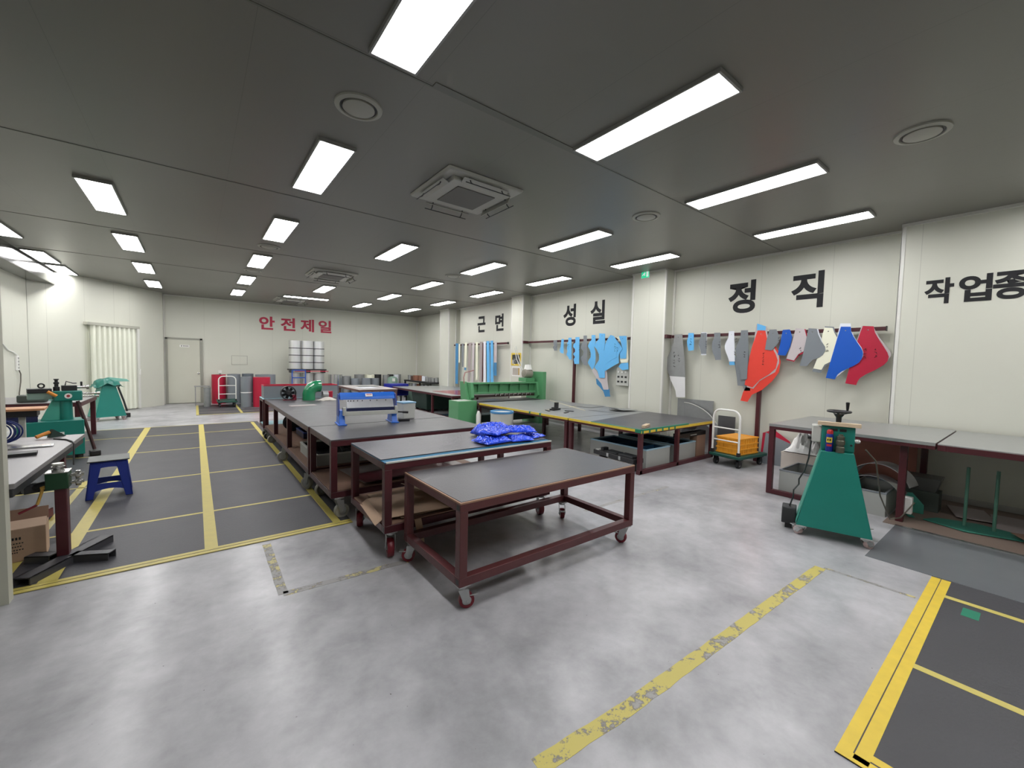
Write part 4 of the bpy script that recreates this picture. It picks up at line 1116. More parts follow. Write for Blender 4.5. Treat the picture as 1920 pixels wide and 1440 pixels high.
hang('m_greyB', 'sheet_template', 'grey template with a scooped edge amid the sky blue ones', grey_p, 1, G2, [(6.75, 1.85, 0.05, 2)])
hang('m_blueD', 'sheet_template', 'sky blue template with a wavy outline right of the scooped grey one', sky_p, 2, G2, [(6.45, 1.82, 0.05, 3)])
hang('m_blueE', 'sheet_template', 'tall sky blue template with side arms, in the middle of the cluster', sky_p, 4, G2, [(6.18, 1.9, 0.06, 4)])
hang('m_beigeA', 'sheet_template', 'pale pink grey template end hanging below the sky blue cluster', beige_p, 1, G2, None, False)
hang('m_blueF', 'sheet_template', 'darker steel blue template end hanging lowest below the cluster', sky_d, 0, G2, None, False)
hang('m_blueG', 'sheet_template', 'large sky blue kite shaped template in front of the cluster', sky_p, 6, G2, [(5.98, 1.98, 0.05, 4), (5.92, 1.95, 0.04, 3)])
hang('m_blueH', 'sheet_template', 'large sky blue kite shaped template just behind the front one', sky_p, 5, G2, None, False)
hang('m_blueI', 'sheet_template', 'sky blue rectangular template next to the column', sky_p, 3, G2, [(5.66, 2.15, 0.04, 1)])
hang('m_cream', 'sheet_template', 'cream sheet behind the sky blue rectangular template', cream_p, 1, G2, None, False)
hang('m_blueJ', 'sheet_template', 'sky blue template end showing above the switch panel', sky_p, 2, G2, None, False)
G3 = 'long strips hanging on the far maroon rail'
for key, lab, m, lay, tip in (
        ('s_blue', 'first long strip from the far end, sky blue', sky_d, 1, None), ('s_cream', 'short thin cream strip beside the first blue strip', cream_p, 0, None),
        ('s_grey', 'short grey strip left of the cream strip with a blue end', grey_p, 1, None), ('s_cream2', 'cream strip with a short blue end', cream_p, 1, ('s_cream2tip', sky_d)),
        ('s_taupe', 'broad taupe strip right of the cream strip with a blue end', taupe_p, 1, None), ('s_light', 'pale grey strip between taupe and cream strips', beige_p, 1, None),
        ('s_cream3', 'long cream strip left of the grey one', cream_p, 1, None), ('s_grey2', 'long grey strip with a maroon one behind it', taupe_p, 1, None),
        ('s_maroon', 'narrow maroon strip left of the white strip', mar, 0, None), ('s_white', 'long white strip left of two blue ones', white_p, 1, None),
        ('s_blue2', 'long sky blue strip right of the white strip', sky_p, 1, None), ('s_blue3', 'long sky blue strip furthest right', sky_p, 1, None),
        ('s_grey3', 'pale grey strip with a long blue end, last towards the poster column', beige_p, 1, ('s_grey3tip', sky_d))):
    hang(key, 'hanging_strip', lab, m, lay, G3, None, False, tip)

# ---------------------------------------------------------------- green shear and its tables
def topA(t, X0, X1, Y0, Y1, zt, H, cx, cy):
    MB().bx(X0, X1, Y0, Y1, zt - 0.003, H).build('tabletop', galv_d, t, 0.001)
    MB().prism([(X0 + 0.02, Y0 + 0.02), (X1 - 0.02, Y0 + 0.02), (X1 - 0.02, Y1 - 0.1), (X0 + 0.02, Y0 + 0.98)], (0, 0, H - 0.0005), (1, 0, 0), (0, 1, 0), (0, 0, 0.0045)).build('rubber_sheet', rub, t)
    w = MB()
    w.bx(X0 - 0.003, X0 + 0.012, Y0 + 0.1, Y1, H - 0.035, H + 0.002); w.bx(X0, X1, Y0 - 0.003, Y0 + 0.004, H - 0.05, H - 0.008)
    w.build('yellow_edge_tape', yel2, t)
    w = MB()
    w.bx(X0 - 0.002, X0 + 0.045, Y0, Y0 + 0.95, H + 0.0005, H + 0.006); w.bx(X0, X0 + 1.3, Y0 - 0.002, Y0 + 0.03, H + 0.0005, H + 0.006)
    w.bx(X0 - 0.005, X0 + 0.004, Y0 - 0.004, Y0 + 0.1, H - 0.045, H + 0.004)
    for k in range(6):
        w.bx(X0 + 0.02 + k * 0.17, X0 + 0.06 + k * 0.17, Y0 - 0.006, Y0 + 0.003, H - 0.05, H + 0.003)
    w.bx(X0, X0 + 1.3, Y0 - 0.0055, Y0 + 0.003, H - 0.012, H + 0.003)
    w.build('green_edge_tape', grn_tape, t)
x0, x1, y0, y1 = 5.1, 7.28, 3.52, 4.98
frame_table('outfeed_table', 'black topped table edged with green and yellow tape by the orange crate trolley', 'work table', x0, x1, y0, y1, 0.66, 0.06, 0.0, mar,
    [(5.14, 3.55), (6.12, 3.55), (7.24, 3.55), (5.14, 4.94), (7.24, 4.94), (6.5, 4.94)], None, 'tables around the shear', topA, None, ('y0',))
def topB(t, X0, X1, Y0, Y1, zt, H, cx, cy):
    MB().bx(X0, X1, Y0, Y1, zt - 0.003, H).build('tabletop', galv_d, t, 0.001)
    MB().bx(X0 - 0.003, X0 + 0.012, Y0, Y1 - 0.1, H - 0.035, H + 0.002).build('yellow_edge_tape', yel2, t)
    MB().bx(X0 + 0.013, X0 + 0.035, Y0, Y1, H, H + 0.004).build('edge_strip', alu_m, t)
    w = MB()
    w.box((0.5, 0.2, H + 0.0012), (2.2, 0.03, 0.0015), 1.15); w.box((0.2, -0.2, H + 0.0016), (1.6, 0.03, 0.0015), 0.2)
    w.build('cream_tape', mat('cream_tape', (214, 206, 170), 0.5), t)
    w = MB(); w.bx(X0 - 0.006, X0 + 0.03, -0.75, -0.71, H - 0.04, H + 0.005); w.bx(X0 - 0.006, X0 + 0.03, -0.45, -0.41, H - 0.04, H + 0.005); w.build('green_tape_patch', grn_tape, t)
x0, x1, y0, y1 = 5.1, 7.28, 5.0, 7.9
frame_table('outfeed_table', 'long galvanised table with yellow edge in front of the green shear', 'work table', x0, x1, y0, y1, 0.66, 0.06, 0.0, mar,
    [(5.14, 5.06), (5.14, 6.7), (5.14, 7.84), (7.24, 5.06), (7.24, 6.7), (7.24, 7.84), (6.1, 5.06), (6.1, 6.7)], None, 'tables around the shear', topB, None, ())
def topC(t, X0, X1, Y0, Y1, zt, H, cx, cy):
    MB().bx(X0, X1, Y0, Y1, zt - 0.003, H).build('tabletop', galv, t, 0.001)
    MB().bx(X0 + 0.3, X0 + 1.3, Y0 + 0.2, Y0 + 1.8, H, H + 0.003).build('crimson_reflection_patch', mat('painted_crimson_reflection', (150, 40, 66), 0.22, 0.2, 0.08, 3), t)  # thin crimson patch imitates the red templates mirrored in the tabletop
x0, x1, y0, y1 = 5.5, 7.6, 9.75, 14.0
frame_table('infeed_table', 'long galvanised table behind the green shear', 'work table', x0, x1, y0, y1, 0.66, 0.06, 0.0, mar,
    [(5.54, 9.8), (5.54, 11.0), (5.54, 13.9), (7.5, 9.8), (7.5, 11.6), (7.5, 13.9)], None, 'tables around the shear', topC, None, ('x0',))

sh = thing('guillotine_shear', 'large green guillotine shear with a motor on top beside the column', 'shear', (6.2, 8.35, 0))
def sx(x): return x - 6.2
for nm, xa, xb in (('left', 5.12, 5.2), ('right', 7.18, 7.26)):
    w = MB(); w.prism([(-0.25, 0), (0.45, 0), (0.45, 0.5), (0.3, 0.62), (0.3, 1.1), (-0.12, 1.1), (-0.18, 0.75), (-0.1, 0.66), (-0.25, 0.6)], (sx(xa), 0, 0), (0, 1, 0), (0, 0, 1), (xb - xa, 0, 0))
    w.build('side_frame', gshear, sh, 0.004)
MB().bx(sx(7.24), sx(7.36), -0.3, 0.35, 0, 1.37).build('flywheel_guard', gshear, sh, 0.006)
w = MB(); w.bx(sx(5.16), sx(7.24), -0.1, 0.02, 1.06, 1.1); w.bx(sx(5.16), sx(7.24), 0.0, 0.03, 0.84, 1.06); w.bx(sx(5.16), sx(7.2), -0.08, 0.02, 0.82, 0.86)
w.build('upper_beam', gshear, sh, 0.003)
for k in range(6):
    xx = sx(5.4 + k * 0.32)
    w = MB(); w.prism([(0, 0.86), (0, 1.06), (-0.09, 1.06), (-0.02, 0.86)], (xx, 0, 0), (0.35, 1, 0), (0, 0, 1), (0.016, 0, 0)); w.build('beam_gusset', gshear, sh)
MB().bx(sx(5.2), sx(7.18), -0.04, 0.0, 0.735, 0.80).build('blade_holder', mat('dark_maroon_beam', (60, 40, 38), 0.5), sh, 0.002)
MB().bx(sx(5.2), sx(7.18), -0.05, -0.035, 0.79, 0.82).build('blade', steel, sh)
for k in range(9):
    MB().cyl((sx(5.9 + k * 0.14), -0.065, 0.76), (sx(5.9 + k * 0.14), -0.065, 0.84), 0.012, n=10).build('hold_down', steel, sh)
MB().bx(sx(5.2), sx(7.18), -0.3, 0.25, 0.56, 0.655).build('cutting_bed', black_s, sh, 0.003)
MB().bx(sx(5.2), sx(7.18), -0.05, 0.3, 0.12, 0.3).build('foot_beam', dgreen, sh, 0.003)
w = MB(); w.bx(sx(4.63), sx(5.12), -0.42, 0.02, 0, 0.7); cabn = w.build('side_cabinet', gshear, sh, 0.006)
w = MB(); w.bx(sx(4.66), sx(5.0), -0.36, -0.05, 0.7, 0.708); w.build('cabinet_tray', light_g, cabn)
w = MB(); w.prism([(-0.1, 0.7), (0.2, 0.7), (0.25, 1.12), (0.05, 1.12)], (sx(5.05), 0, 0), (0, 1, 0), (0, 0, 1), (0.07, 0, 0)); w.build('lever_bracket', gshear, sh, 0.003)
w = MB(); w.tube([(sx(5.02), 0, 1.08), (sx(5.02), 0.02, 1.22), (sx(5.1), 0.1, 1.33), (sx(5.5), 0.35, 1.38)], 0.012, 8); w.build('lever', mat('worn_red_lever', (150, 96, 92), 0.5), sh)
w = MB(); w.bx(sx(6.9), sx(7.2), -0.02, 0.3, 1.1, 1.2); w.build('motor_mount', gshear, sh, 0.004)
w = MB(); w.lathe([(0.02, -0.13), (0.10, -0.12), (0.118, -0.09), (0.118, 0.11), (0.09, 0.13), (0.03, 0.14)], (sx(7.05), 0.12, 1.315), 24, 'X'); mo = w.build('motor', mat('motor_grey', (142, 138, 126), 0.45, 0, 0.08, 8), sh)
w = MB(); w.lathe([(0.115, 0.0), (0.11, 0.02), (0.08, 0.13), (0.0, 0.14)], (sx(7.07), 0.12, 1.415), 20); w.build('motor_cover', white, mo)
w = MB(); w.tube([(sx(7.0), 0.3, 1.4), (sx(7.05), 0.6, 1.7), (sx(7.1), 0.75, 2.0)], 0.012, 8); w.tube([(sx(7.04), 0.3, 1.4), (sx(7.12), 0.6, 1.75), (sx(7.16), 0.78, 2.05)], 0.012, 8); w.build('supply_conduit', light_g, mo)
# small things on and under the shear tables
t = thing('marking_stand', 'small black block stand on the long galvanised table', 'stand', (5.75, 6.0, 0.6603), 0.3)
MB().bx(-0.14, 0.14, -0.05, 0.05, 0, 0.03).build('base', black, t, 0.003); MB().bx(0.01, 0.09, -0.03, 0.03, 0.03, 0.15).build('upright', black_s, t, 0.003); MB().bx(-0.1, -0.02, -0.03, 0.03, 0.03, 0.06).build('block', black_s, t, 0.003)
for i, (x, y, a) in enumerate(((5.62, 5.55, .4), (5.5, 5.95, 1.2), (5.85, 5.7, 2.0))):
    o = MB().bx(-0.09, 0.09, -0.02, 0.02, 0, 0.012).build('metal_scrap', black_s); o.location = (x, y, 0.6603 + 0.0); o.rotation_euler = (0, 0, a)
    tag(o, ('dark scrap strip in front of the small black stand', 'dark scrap strip beside the small black stand', 'dark scrap strip behind the small black stand')[i], 'scrap')
t = thing('wood_block', 'pale wooden block on the corner of the black topped table', 'wood block', (5.42, 3.66, 0.6645), 0.35)
MB().bx(-0.13, 0.13, -0.03, 0.03, 0, 0.04).build('block', wood, t, 0.004); MB().bx(-0.131, 0.131, -0.031, -0.029, 0.012, 0.026).build('grain_face', mat('wood_side', (176, 150, 130), 0.6), t)
for i, (x, y, sx_, sy_, a, z) in enumerate(((6.75, 5.5, 0.7, 0.5, 0.3, 0.661), (6.95, 5.25, 0.5, 0.34, -0.3, 0.673), (7.0, 6.2, 0.6, 0.5, 0.1, 0.661), (6.25, 6.35, 0.55, 0.35, 0.8, 0.661))):
    sheet('loose_sheet', ('loose grey sheet on the galvanised table next to the column', 'loose grey sheet overlapping another by the column', 'loose grey sheet against the wall below the switch panel', 'loose grey sheet nearest the crossing cream tape')[i], 'sheet', (x, y, z - 0.0002), sx_, sy_, a, galv_d, 0.002, 0.035 if i == 1 else 0.0, None, 0.004 if i != 1 else 0.01, 20 + i)
# below the near outfeed table
for i, (xa, xb, lab) in enumerate(((5.42, 6.06, 'grey box with blue lining under the taped table, first from its corner'), (6.2, 6.86, 'grey box with blue lining under the taped table, next to the brown carton'))):
    t = open_box('lined_box', lab, 'box', xa, xb, 3.63, 4.75, 0.0, 0.31, grey_b, mat('pale_blue_rim', (150, 186, 204), 0.4), mat('dark_blue_lining', (26, 66, 96), 0.5), 0.014)
    for q in (-0.28, 0.1):
        MB().bx(-0.29, 0.29, q - 0.006, q + 0.006, 0.02, 0.29).build('divider', mat('dark_blue_lining', (26, 66, 96)), t)
t = thing('tool_case', 'long open black tool case low beside the taped table', 'tool case', (5.2, 4.0, 0), -0.1)
for s in (-0.3, 0.3):
    MB().bx(-0.08, 0.08, s - 0.015, s + 0.015, 0, 0.15).build('leg', black_s, t, 0.002)
MB().bx(-0.11, 0.11, -0.42, 0.42, 0.15, 0.22).build('case_body', black, t, 0.006)
w = MB(); w.bx(-0.09, 0.07, -0.38, -0.1, 0.22, 0.25); w.bx(-0.08, 0.08, -0.05, 0.2, 0.22, 0.24); w.bx(-0.06, 0.05, 0.24, 0.3, 0.22, 0.27); w.build('tools', black_s, t, 0.003)
MB().bx(-0.09, 0.0, 0.32, 0.39, 0.22, 0.228).build('white_tag', white, t)
for q in (-0.15, 0.1):
    MB().bx(-0.118, -0.11, q - 0.02, q + 0.02, 0.16, 0.215).build('latch', galv, t)
t = open_box('carton', 'thin brown carton standing under the far corner of the taped table', 'carton', 6.9, 7.19, 3.63, 3.76, 0.0, 0.40, card_d, None, card_d, 0.006)
t = thing('black_tray', 'black tray box standing on the carton and boxes under the taped table', 'tray', (6.78, 3.69, 0.4002), 0.0)
MB().bx(-0.44, 0.42, -0.06, 0.06, 0, 0.07).build('tray_body', black, t, 0.004); MB().bx(-0.1, 0.1, -0.063, -0.059, 0.02, 0.035).build('label', light_g, t)
# aluminium sheets rolled and leaning behind the trolley
def arc_sheet(name, label, c, r, a0, a1, h, m, rz=0.0, axis='Z', th=0.003, n=24):
    w = MB()
    def fn(u, v):
        a = a0 + (a1 - a0) * u
        p = (r * math.cos(a), r * math.sin(a), h * v) if axis == 'Z' else (r * math.cos(a), h * (v - .5), r * math.sin(a))
        return p
    w.grid(fn, n, 2, th)
    o = w.build(name, m); o.location = c; o.rotation_euler = (0, 0, rz)
    return tag(o, label, 'metal sheet')
arc_sheet('curved_sheet', 'bright curved aluminium sheet under the taped table end', (7.15, 3.98, 0.12), 0.45, -0.26, 2.2, 0.6, alu_w, 0.0, 'Y')
t = thing('quarter_round_sheet', 'grey quarter round sheet with a pale edge leaning behind the orange crate trolley', 'metal sheet', (7.62, 4.13, 0))
QA = [(4.30, 0.89), (4.20, 0.885), (4.11, 0.865), (4.01, 0.835), (3.92, 0.795), (3.84, 0.745), (3.77, 0.69), (3.70, 0.615), (3.63, 0.53)]
MB().prism([(a - 4.13, b) for a, b in QA] + [(-0.5, 0.0), (0.17, 0.0)], (0, 0, 0), (0, 1, 0), (0, 0, 1), (0.006, 0, 0)).build('sheet', mat('zinc_sheet', (140, 142, 142), 0.4, 0.45, 0.12, 8), t, 0, False)
w = MB(); w.tube([(-0.002, a - 4.13, b) for a, b in QA], 0.009, 6); w.build('pale_edge', light_g, t)
o = MB().bx(-0.01, 0.0, -0.36, 0.36, 0, 0.96).build('leaning_sheet', galv_d); o.location = (7.70, 4.12, 0.0); o.rotation_euler = (0, 0, 0); tag(o, 'grey galvanised sheet leaning on the wall below the bare metal template', 'metal sheet')
o = MB().bx(-0.012, 0.0, -0.14, 0.16, 0, 0.72).build('leaning_sheet', mat('dark_metal_sheet', (96, 96, 98), 0.35, 0.5)); o.location = (7.60, 3.45, 0.0); tag(o, 'low dark metal sheet standing behind the orange crate trolley', 'metal sheet')
for i, (q, z) in enumerate(((0.0, 0.0),)):
    w = MB(); w.prism([(0.32, 0), (-0.36, 0), (-0.4, 0.1), (-0.1, 0.38), (0.3, 0.52)], (0, 0, 0), (0, 1, 0), (0, 0, 1), (0.008, 0, 0))
    o = w.build('grey_template', grey_p); o.location = (7.56, 2.52, 0.0); o.rotation_euler = (0, 0.12, 0); tag(o, 'grey cut template standing on the floor between trolley and bench', 'template')
w = MB(); w.prism([(0.36, 0), (-0.2, 0), (-0.05, 0.42), (0.2, 0.58), (0.36, 0.5)], (0, 0, 0), (0, 1, 0), (0, 0, 1), (0.006, 0, 0))
o = w.build('crimson_template', red_p); o.location = (7.60, 2.52, 0.0); o.rotation_euler = (0, 0.12, 0); tag(o, 'crimson template tip behind the grey one standing on the floor', 'template')
# grey drum and small cylinder under the shear
t = thing('waste_drum', 'light grey drum with a blue rim in front of the green shear', 'drum', (4.86, 6.6, 0))
w = MB(); w.lathe([(0.215, 0), (0.22, 0.02), (0.23, 0.6)], (0, 0, 0), 36); w.build('drum_body', light_g, t)
w = MB(); w.lathe([(0.236, 0.585), (0.24, 0.6), (0.236, 0.625), (0.21, 0.625), (0.21, 0.602)], (0, 0, 0), 36, 'Z', True); w.build('drum_rim', mat('mid_blue_plastic', (76, 138, 190), 0.4), t)
w = MB(); w.box((-0.14, -0.19, 0.4), (0.1, 0.07, 0.035), 0.6); w.build('drum_handle', white, t, 0.008)
t = thing('gas_cylinder', 'slim white cylinder standing under the green shear bed', 'cylinder', (5.02, 7.7, 0))
w = MB(); w.lathe([(0.05, 0.0), (0.055, 0.02), (0.055, 0.36), (0.03, 0.43), (0.018, 0.45)], (0, 0, 0.05), 20); w.build('bottle', white, t)
w = MB(); w.cyl((0, 0, 0.5), (0, 0, 0.56), 0.014); w.cyl((0, 0, 0), (0, 0, 0.05), 0.05, n=16); w.build('valve', black_s, t)

# ---------------------------------------------------------------- platform trolleys
def trolley(name, label, loc, rz, L, W, dz, Hh, deck_m, wheel_r, bars):
    t = thing(name, label, 'trolley', loc, rz)
    w = MB(); w.bx(0, L, -W / 2, W / 2, dz - 0.05, dz); w.build('deck', deck_m, t, 0.012)
    r = 0.016
    w = MB()
    hw = W / 2 - 0.04
    pts = [(0.03, -hw, dz), (0.03, -hw, Hh - 0.12)] + [(0.03, -hw + 0.12 * (1 - math.cos(a)), Hh - 0.12 + 0.12 * math.sin(a)) for a in (0.4, 0.8, 1.2, PI / 2)] 
    pts += [(0.03, hw - 0.12 * (1 - math.cos(a)), Hh - 0.12 + 0.12 * math.sin(a)) for a in (PI / 2, 1.2, 0.8, 0.4)] + [(0.03, hw, Hh - 0.12), (0.03, hw, dz)]
    w.tube(pts, r, 10)
    for z in bars:
        w.cyl((0.03, -hw, z), (0.03, hw, z), 0.011, n=10)
    w.build('handle', white, t)
    for s in (-1, 1):
        MB().box((0.03, s * hw, dz + 0.03), (0.05, 0.045, 0.06)).build('handle_socket', black_s, t, 0.004)
    for x in (0.1, L - 0.1):
        for s in (-1, 1):
            f = MB(); yy = s * (W / 2 - 0.07)
            f.box((x, yy, dz - 0.06), (0.09, 0.08, 0.012)); f.bx(x - 0.03, x + 0.03, yy - 0.026, yy - 0.021, wheel_r - 0.01, dz - 0.06); f.bx(x - 0.03, x + 0.03, yy + 0.021, yy + 0.026, wheel_r - 0.01, dz - 0.06)
            fo = f.build('caster', black_s, t)
            q = MB(); q.cyl((x, yy - 0.018, wheel_r), (x, yy + 0.018, wheel_r), wheel_r, n=24); q.build('wheel', black, fo, 0.004)
            q = MB(); q.cyl((x, yy - 0.021, wheel_r), (x, yy + 0.021, wheel_r), wheel_r * 0.45, n=16); q.build('wheel_hub', galv_d, fo)
    return t
gdeck = mat('trolley_green', (26, 78, 66), 0.45, 0, 0.1, 5)
trolley('platform_trolley', 'green deck trolley with a white handle carrying an orange crate', (6.72, 3.08, 0), -0.12, 0.80, 0.52, 0.2, 0.915, gdeck, 0.062, (0.42, 0.62))
# orange crate
t = thing('plastic_crate', 'orange plastic crate on the green trolley', 'crate', (7.075, 3.035, 0.2002), -0.12)
w = MB(); a, b, h, th = 0.265, 0.185, 0.27, 0.01
w.bx(-a, a, -b, -b + th, 0, h); w.bx(-a, a, b - th, b, 0, h); w.bx(-a, -a + th, -b + th, b - th, 0, h); w.bx(a - th, a, -b + th, b - th, 0, h); w.bx(-a + th, a - th, -b + th, b - th, 0, 0.012)
w.build('crate_body', orange_c, t, 0.002)
w = MB()
for z in (0.015, 0.09, 0.17, h - 0.012):
    w.bx(-a - 0.012, a + 0.012, -b - 0.012, -b, z - 0.008, z + 0.012); w.bx(-a - 0.012, a + 0.012, b, b + 0.012, z - 0.008, z + 0.012)
    w.bx(-a - 0.012, -a, -b, b, z - 0.008, z + 0.012); w.bx(a, a + 0.012, -b, b, z - 0.008, z + 0.012)
for k in range(8):
    q = -a + (2 * a) * (k + .5) / 8
    w.bx(q - 0.005, q + 0.005, -b - 0.01, -b, 0, h); w.bx(q - 0.005, q + 0.005, b, b + 0.01, 0, h)
for k in range(5):
    q = -b + (2 * b) * (k + .5) / 5
    w.bx(-a - 0.01, -a, q - 0.005, q + 0.005, 0, h); w.bx(a, a + 0.01, q - 0.005, q + 0.005, 0, h)
w.build('crate_ribs', orange_c, t, 0.0015)
w = MB(); w.hexa([(-a + .012, -b + .012, h - 0.03), (a - .012, -b + .012, h - 0.03), (a - .012, b - .012, h - 0.03), (-a + .012, b - .012, h - 0.03)], [(-a + .012, -b + .012, h - 0.02), (a - .012, -b + .012, h - 0.02), (a - .012, b - .012, h), (-a + .012, b - .012, h)])
w.build('crate_contents', mat('orange_lid', (216, 150, 50), 0.5), t)
trolley('platform_trolley', 'green deck trolley with a white handle before the grey and red rolls', (0.78, 15.45, 0), PI / 2, 0.85, 0.52, 0.2, 0.97, gdeck, 0.06, (0.42, 0.68))

# ---------------------------------------------------------------- grey topped bench along the near wall
def topR(lip):
    def f(t, X0, X1, Y0, Y1, zt, H, cx, cy):
        MB().bx(X0, X1, Y0, Y1, zt - 0.003, H).build('tabletop', galv, t, 0.001)
        if lip:
            MB().bx(X0 - 0.004, X0 + 0.002, Y0, Y1, H - 0.03, H + 0.002).build('front_lip', galv, t)
    return f
frame_table('steel_bench', 'bench with a grey sheet top and bent front lip behind the teal machine', 'workbench', 5.8, 7.36, 0.62, 2.11, 0.895, 0.06, 0.0045, mar,
    [(5.83, 2.08), (5.93, 0.86), (7.3, 2.05), (7.3, 0.87)], None, 'grey topped benches', topR(True), None, ())
t = bpy.data.objects['steel_bench']
MB().bx(5.8 - 6.58, 5.86 - 6.58, 1.5 - 1.365, 2.05 - 1.365, 0.0045, 0.06).build('floor_rail', mar, t, 0.003)
frame_table('steel_bench', 'bench with a plain grey sheet top continuing out of the picture', 'workbench', 5.79, 7.36, -2.2, 0.605, 0.893, 0.06, 0.0045, mar,
    [(5.83, -2.16), (7.3, -2.16), (7.3, -0.7)], None, 'grey topped benches', topR(False), None, ())
# below that bench
t = open_box('plastic_bin', 'cream plastic bin heaped with white paper under the grey bench', 'bin', 6.575, 7.15, 1.76, 2.22, 0.0, 0.42, mat('dusty_cream_plastic', (206, 196, 186), 0.5, 0, 0.1, 6), mat('dusty_cream_plastic', (206, 196, 186)), None, 0.012)
w = MB(); w.grid(lambda u, v: ((u - .5) * 0.54, (v - .5) * 0.42, 0.09 + 0.3 * math.sin(PI * u) ** 0.7 * math.sin(PI * v) ** 0.7 * (0.75 + 0.8 * noise.noise((u * 4, v * 4, 2)) + 0.35 * noise.noise((u * 11, v * 11, 6)))), 30, 26, 0.003)
o = w.build('crumpled_sheeting', paper, None, 0, True, 0.3); o.location = (6.85, 1.99, 0.35); tag(o, 'heap of crumpled white sheeting in the cream bin', 'paper')
t = open_box('metal_bin', 'grey metal box with scraps on the floor at the near bench corner', 'box', 5.9, 6.55, 1.36, 2.0, 0.0, 0.31, grey_b, grey_p, None, 0.01)
w = MB(); w.lathe([(0.02, 0), (0.1, 0.01), (0.14, 0.05), (0.15, 0.1)], (0, 0, 0), 26)
o = w.build('metal_bowl', shiny); o.location = (6.35, 1.66, 0.27); o.rotation_euler = (0.9, -0.5, 0); tag(o, 'bright metal cone scrap tilted in the grey box under the bench', 'scrap')
w = MB(); w.grid(lambda u, v: ((u - .5) * 0.2, (v - .5) * 0.13, 0.03 * math.cos(u * 5)), 8, 3, 0.002)
o = w.build('bent_offcut', shiny); o.location = (6.1, 1.75, 0.2); o.rotation_euler = (0.3, 0.3, 0.8); tag(o, 'small bent shiny offcut in the grey box under the bench', 'scrap')
t = open_box('metal_bin', 'grey metal box holding curved bright sheets behind the teal machine', 'box', 5.95, 6.7, 0.98, 1.36 - 0.04, 0.0, 0.26, grey_b, grey_p, None, 0.01)
arc_sheet('curved_sheet', 'upper bright curved sheet in the box behind the teal machine', (6.5, 1.12, 0.20), 0.30, 0.25, PI - 0.3, 0.26, alu_w, PI / 2 - 0.15, 'Y')
arc_sheet('curved_sheet', 'lower grey curved sheet in the box behind the teal machine', (6.2, 1.12, 0.13), 0.27, 0.35, PI - 0.4, 0.22, shiny, PI / 2 - 0.1, 'Y')
o = MB().bx(-0.01, 0.0, -0.42, 0.42, 0, 0.62).build('brown_board', mat('red_brown_board', (170, 112, 98), 0.6, 0, 0.18, 6)); o.location = (7.34, 1.36, 0.16); tag(o, 'red brown board leaning under the bench behind the teal machine', 'board')
o = MB().bx(-0.06, 0.06, -0.44, 0.44, 0, 0.15).build('steel_channel', black_s, None, 0.004); o.location = (7.36, 1.42, 0.0045); tag(o, 'dark steel channel on the floor carrying the red brown board', 'channel')
w = MB()
w.hexa([(-0.1, -0.12, 0), (0.1, -0.12, 0), (0.1, 0.12, 0), (-0.1, 0.12, 0)], [(-0.14, -0.16, 0.16), (0.14, -0.16, 0.16), (0.14, 0.16, 0.16), (-0.14, 0.16, 0.16)])
o = w.build('metal_hopper', mat('dark_zinc', (110, 110, 108), 0.4, 0.5), None, 0.003); o.location = (6.75, 0.8, 0.2247); tag(o, 'small grey hopper box on the dark plinth by the rear bench leg', 'box')
o = MB().bx(-0.12, 0.12, -0.15, 0.15, 0, 0.22).build('plinth_box', mat('dark_green_grey', (70, 78, 72), 0.6)); o.location = (6.75, 0.8, 0.0045); tag(o, 'dark plinth box beside the bench leg', 'box')
t = thing('power_adapter', 'white power adapter box fixed behind the front bench leg', 'adapter', (6.02, 0.83, 0.08))
MB().bx(-0.03, 0.05, -0.05, 0.03, 0, 0.18).build('adapter_case', white, t, 0.008)
t = thing('bar_stand', 'teal floor plate with two upright rods under the bench', 'stand', (6.28, 0.32, 0.0082), 0.1)
MB().prism([(-0.1, -0.36), (0.1, -0.3), (0.2, 0.0), (0.12, 0.3), (-0.05, 0.4), (-0.2, 0.1)], (0, 0, 0), (1, 0, 0), (0, 1, 0), (0, 0, 0.012)).build('base_plate', pale_t if 'pale_t' in globals() else mat('dusty_teal_paint', (52, 124, 108), 0.5, 0, 0.12, 6), t, 0.003)
for q in (-0.1, 0.1):
    MB().cyl((0.02, q, 0.012), (0.02, q, 0.62), 0.014, n=12).build('rod', mat('dusty_teal_rod', (74, 116, 100), 0.45), t)
w = MB(); w.prism([(0, 0), (0.2, 0), (0.2, 0.2), (0.1, 0.22), (0, 0.1)], (0, 0, 0), (0, 1, 0), (0, 0, 1), (0.01, 0, 0)); w.box((-0.1, 0.12, 0.006), (0.3, 0.05, 0.012), 0.4)
o = w.build('teal_scrap', mat('dusty_teal_paint', (52, 124, 108), 0.5)); o.location = (6.42, 0.74, 0.0082); tag(o, 'teal bent sheet scrap on the floor behind the front bench leg', 'scrap')
for i, (x, y, a, b, rz, lab) in enumerate(((6.75, -0.2, 0.75, 0.9, 0.1, 'grey brown board on the floor along the wall under the bench'), (6.85, 0.42, 0.5, 0.3, 0.25, 'small grey board on the floor by the rear bench leg'), (6.35, -0.35, 0.4, 0.6, -0.2, 'board piece under the bench at the picture edge'), (6.2, -0.1, 0.35, 0.3, 0.5, 'dark board scrap in front of the teal plate'))):
    sheet('loose_board', lab, 'board', (x, y, 0.0082 + 0.012 * i), a, b, rz, taupe_p if i < 2 else card_d, 0.006, 0.0, None, 0.003, 30 + i)
o = MB().bx(5.74, 7.4, -2.0, 0.96, 0, 0.004).build('brown_underlay', mat('brown_hardboard', (124, 108, 98), 0.6, 0, 0.2, 4)); tag(o, 'brown hardboard covering the floor under the grey bench', 'board')

